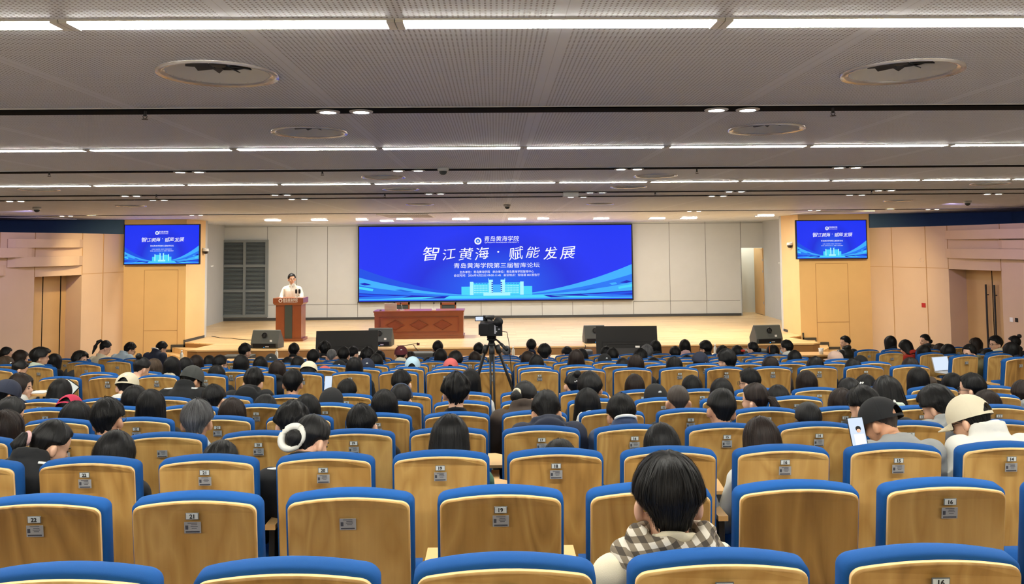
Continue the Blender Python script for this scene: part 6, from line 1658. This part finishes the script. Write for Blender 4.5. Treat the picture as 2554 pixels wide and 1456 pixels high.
near = [d for d in done if d[0]['row'] == 'A'][0]
zs, ys = {0: (.90, .235), 1: (.835, .24), 2: (.79, .262), 3: (.905, .235)}[near[3]]
bm = B()
for k, (dz, rc, rr_) in enumerate(((.055, .098, .036), (.09, .090, .030), (.03, .120, .036))):
    tube(bm, [Vector((rc * 1.12 * math.cos(q * PI / 16), ys + .0 + rc * .9 * math.sin(q * PI / 16), zs + dz + .012 * math.sin(q * PI / 16 * 2 + k))) for q in range(33)], [rr_ * (1 + .18 * math.sin(q * 1.1 + k * 2)) for q in range(33)], 12)
ell(bm, (.075, ys - .075, zs + .055), (.062, .035, .035)); ell(bm, (-.05, ys - .085, zs + .05), (.07, .032, .04)); ell(bm, (.02, ys - .095, zs + .045), (.06, .03, .034))
me = remesh(bm, .008, 2)
nrm = [q.normal.copy() for q in me.vertices]
for q, n_q in zip(me.vertices, nrm): q.co += n_q * (noise.noise(q.co * 30) * .006)
me.materials.append(M['plaid']); put('scarf', me, near[1])

# ------------------------------------------------------------------ the speaker behind the lectern
ps = at(729, 681, pl.y + .62); hgt = ps.z - STAGE
t = thing('person', 'person in white shirt and glasses speaking behind the wooden lectern', 'person', (ps.x, ps.y, STAGE), PI - .0)
K = 1.22                                     # figure is built 1.62 tall in its own units and scaled to the man's height
def sp_head(): return Matrix.Translation((0, .025, 1.41)) @ Matrix.Rotation(math.radians(26), 4, 'Z') @ Matrix.Rotation(math.radians(-2), 4, 'X') @ Matrix.Rotation(math.radians(4), 4, 'Y')
def sp_trunk(bm, e):
    def er(z, rx, ry, y=0): return [(math.cos(k * PI / 10) * (rx + e), y + math.sin(k * PI / 10) * (ry + e), z) for k in range(20)]
    loft(bm, [er(.86, .155, .105), er(1.0, .150, .100), er(1.12, .162, .105), er(1.22, .185, .10), er(1.285, .192, .085), er(1.325, .150, .068), er(1.355, .085, .055), er(1.375, .058, .05)])
    for s in (-1, 1):
        ell(bm, (s * .172, 0, 1.262), (.056 + e, .056 + e, .052 + e))
        limb(bm, [(s * .188, 0, 1.25), (s * .232, .02, 1.13), (s * .25, .06, 1.03)], [.050 + e, .044 + e, .040 + e]); limb(bm, [(s * .255, .06, 1.03), (s * .17, .30, 1.03)], [.040 + e, .030 + e])
bm = B(); add_head(bm, sp_head()); sp_trunk(bm, 0); tube(bm, [(0, 0, 1.31), (0, .012, 1.44)], [.060, .054], 16)
for s in (-1, 1):
    limb(bm, [(s * .09, 0, .86), (s * .10, .01, .46), (s * .10, 0, .09)], [.09, .062, .042]); limb(bm, [(s * .10, -.02, .045), (s * .11, .14, .035)], [.042, .034]); hand(bm, (s * .17, .30, 1.03), (-s * .3, 1, -.05), side=s)
me = remesh(bm, .0085, 2, .35); omat(put('body', me, t), 'skin_light')
bm = B(); sp_trunk(bm, .013)
for dz, r_c in ((.0, .064), (.018, .066)): tube(bm, [Vector((r_c * math.cos(k * PI / 12), .012 + r_c * .85 * math.sin(k * PI / 12), 1.375 + dz - .02 * math.sin(k * PI / 12))) for k in range(25)], .011, 8)
me = remesh(bm, .011, 3)
nrm = [q.normal.copy() for q in me.vertices]
for q, n_q in zip(me.vertices, nrm): q.co += n_q * (noise.noise(Vector((q.co.x * 10, q.co.y * 10, q.co.z * 7))) * .008)
sh_ = omat(put('shirt', me, t), 'cloth white')
bm = B()
for s in (-1, 1): poly(bm, [(s * .002, .112, 1.335), (s * .052, .090, 1.352), (s * .066, .045, 1.425), (s * .030, .078, 1.405)], th=.006, n=(0, 1, 0))
box(bm, -.012, .012, .108, .118, .95, 1.335)
obj('shirt_collar', bm, 'paper', t)
bm = B()
for s in (-1, 1): limb(bm, [(s * .09, 0, .88), (s * .10, .01, .46), (s * .10, 0, .09)], [.105, .075, .058])
ell(bm, (0, 0, .90), (.17, .12, .08)); me = remesh(bm, .014, 2); omat(put('trousers', me, t), 'trouser')
hmx = sp_head()
for nm, me, m_ in (('hair', hair_me('short'), 'hair_black'), ('glasses', glasses_me, None), ('eyes', eyes_me, None), ('mouth', mouth_me, None)):
    o = put(nm, me, t); o.matrix_local = hmx
    if m_: omat(o, m_)
s_ = hgt / 1.662; t.scale = (1.12, 1.12, s_)

# ------------------------------------------------------------------ things people use
# raised hand is part of the man in the pale blue shirt: he leans his forearm up, so it is added as an arm of his body below
o = thing('laptop', 'open laptop with bright screen beside the man in olive at the right', 'laptop', (0, 0, 0), 0)
pq = at(2352, 925, 11.95); o.location = pq; o.rotation_euler = (0, 0, .35)
bm = B(); box(bm, -.16, .16, -.22, .0, -.012, 0); bevel(bm, .003); obj('base', bm, 'silver_laptop', o)
bm = B(); box(bm, -.16, .16, 0, .012, 0, .215, 0, Matrix.Rotation(-.25, 4, 'X')); bevel(bm, .003); ld = obj('lid', bm, 'silver_laptop', o)
bm = B(); box(bm, -.152, .152, -.002, .0, .012, .207, 0, Matrix.Rotation(-.25, 4, 'X')); obj('display', bm, 'laptop_glow', ld)
# phone held up beside the black cap
ph = at(2139, 1080, 4.05)
o = thing('phone', 'phone showing a picture of a person, left of the black cap', 'phone', ph, -.15); o.rotation_euler = (-.25, -.12, -.2)
bm = B(); box(bm, -.038, .038, -.004, .004, -.078, .078); bevel(bm, .004); obj('case', bm, 'black', o)
bm = B(); box(bm, -.035, .035, -.0052, -.0042, -.074, .074, 0); ell(bm, (.006, -.0055, .022), (.013, .0006, .013), n=10)
for f in bm.faces[6:]: f.material_index = 1
n0 = len(bm.faces); ell(bm, (.006, -.0055, .012), (.010, .001, .010), n=10); bm.faces.ensure_lookup_table()
for f in bm.faces[n0:]: f.material_index = 2
n0 = len(bm.faces); box(bm, -.02, .03, -.0058, -.005, -.06, -.004); bm.faces.ensure_lookup_table()
for f in bm.faces[n0:]: f.material_index = 3
obj('display', bm, ['laptop_glow', 'hair_black', 'skin_light', 'screen_text'], o)
# papers, tablet and small things on writing tablets at the left
ta = at(112, 978, 8.0)
o = thing('writing_board', 'wooden writing tablet with papers beside the person in white at the left', 'tablet arm', (ta.x, ta.y, ta.z)); bm = B(); prism(bm, [(-.16, -.10), (.10, -.12), (.14, .12), (-.12, .14)], -.02, 0); obj('board', bm, 'arm_wood', o); bm = B(); box(bm, -.02, .02, 0, .04, -.32, -.02); obj('arm_support', bm, 'metal_dark', o)
o = thing('paper_sheet', 'white sheet of paper on the writing tablet at the left', 'paper', (ta.x - .05, ta.y, ta.z + .002)); bm = B(); box(bm, -.08, .08, -.08, .08, 0, .003); obj('sheet', bm, 'paper', o)
o = thing('snack_packet', 'small green and white packet on the writing tablet at the left', 'packet', (ta.x + .06, ta.y + .01, ta.z)); bm = B(); ell(bm, (0, 0, .018), (.05, .03, .018), n=12); obj('packet', bm, 'cloth pale green', o, True); bm = B(); box(bm, -.012, .012, -.032, .032, .012, .030); obj('label_band', bm, 'cloth yellow', o)
tb = at(172, 969, 9.3)
o = thing('tablet_computer', 'dark tilted tablet computer held up at the left', 'tablet', tb, 0); o.rotation_euler = (.9, .35, -.5); bm = B(); box(bm, -.11, .11, -.08, .08, -.004, .004); bevel(bm, .003); obj('casing', bm, 'black', o); bm = B(); box(bm, -.10, .10, -.07, .07, .004, .0048); obj('display', bm, 'plate_white', o)
tp = at(819, 955, 8.3)
o = thing('tablet_computer', 'pale glowing tablet between two seats left of centre', 'tablet', tp, 0); o.rotation_euler = (1.2, 0, 0); bm = B(); box(bm, -.04, .04, -.075, .075, -.004, .004); bevel(bm, .003); obj('casing', bm, 'black', o); bm = B(); box(bm, -.036, .036, -.07, .07, .004, .005); obj('display', bm, 'laptop_glow', o)
place_seats()
bpy.data.scenes.remove(BENCH)
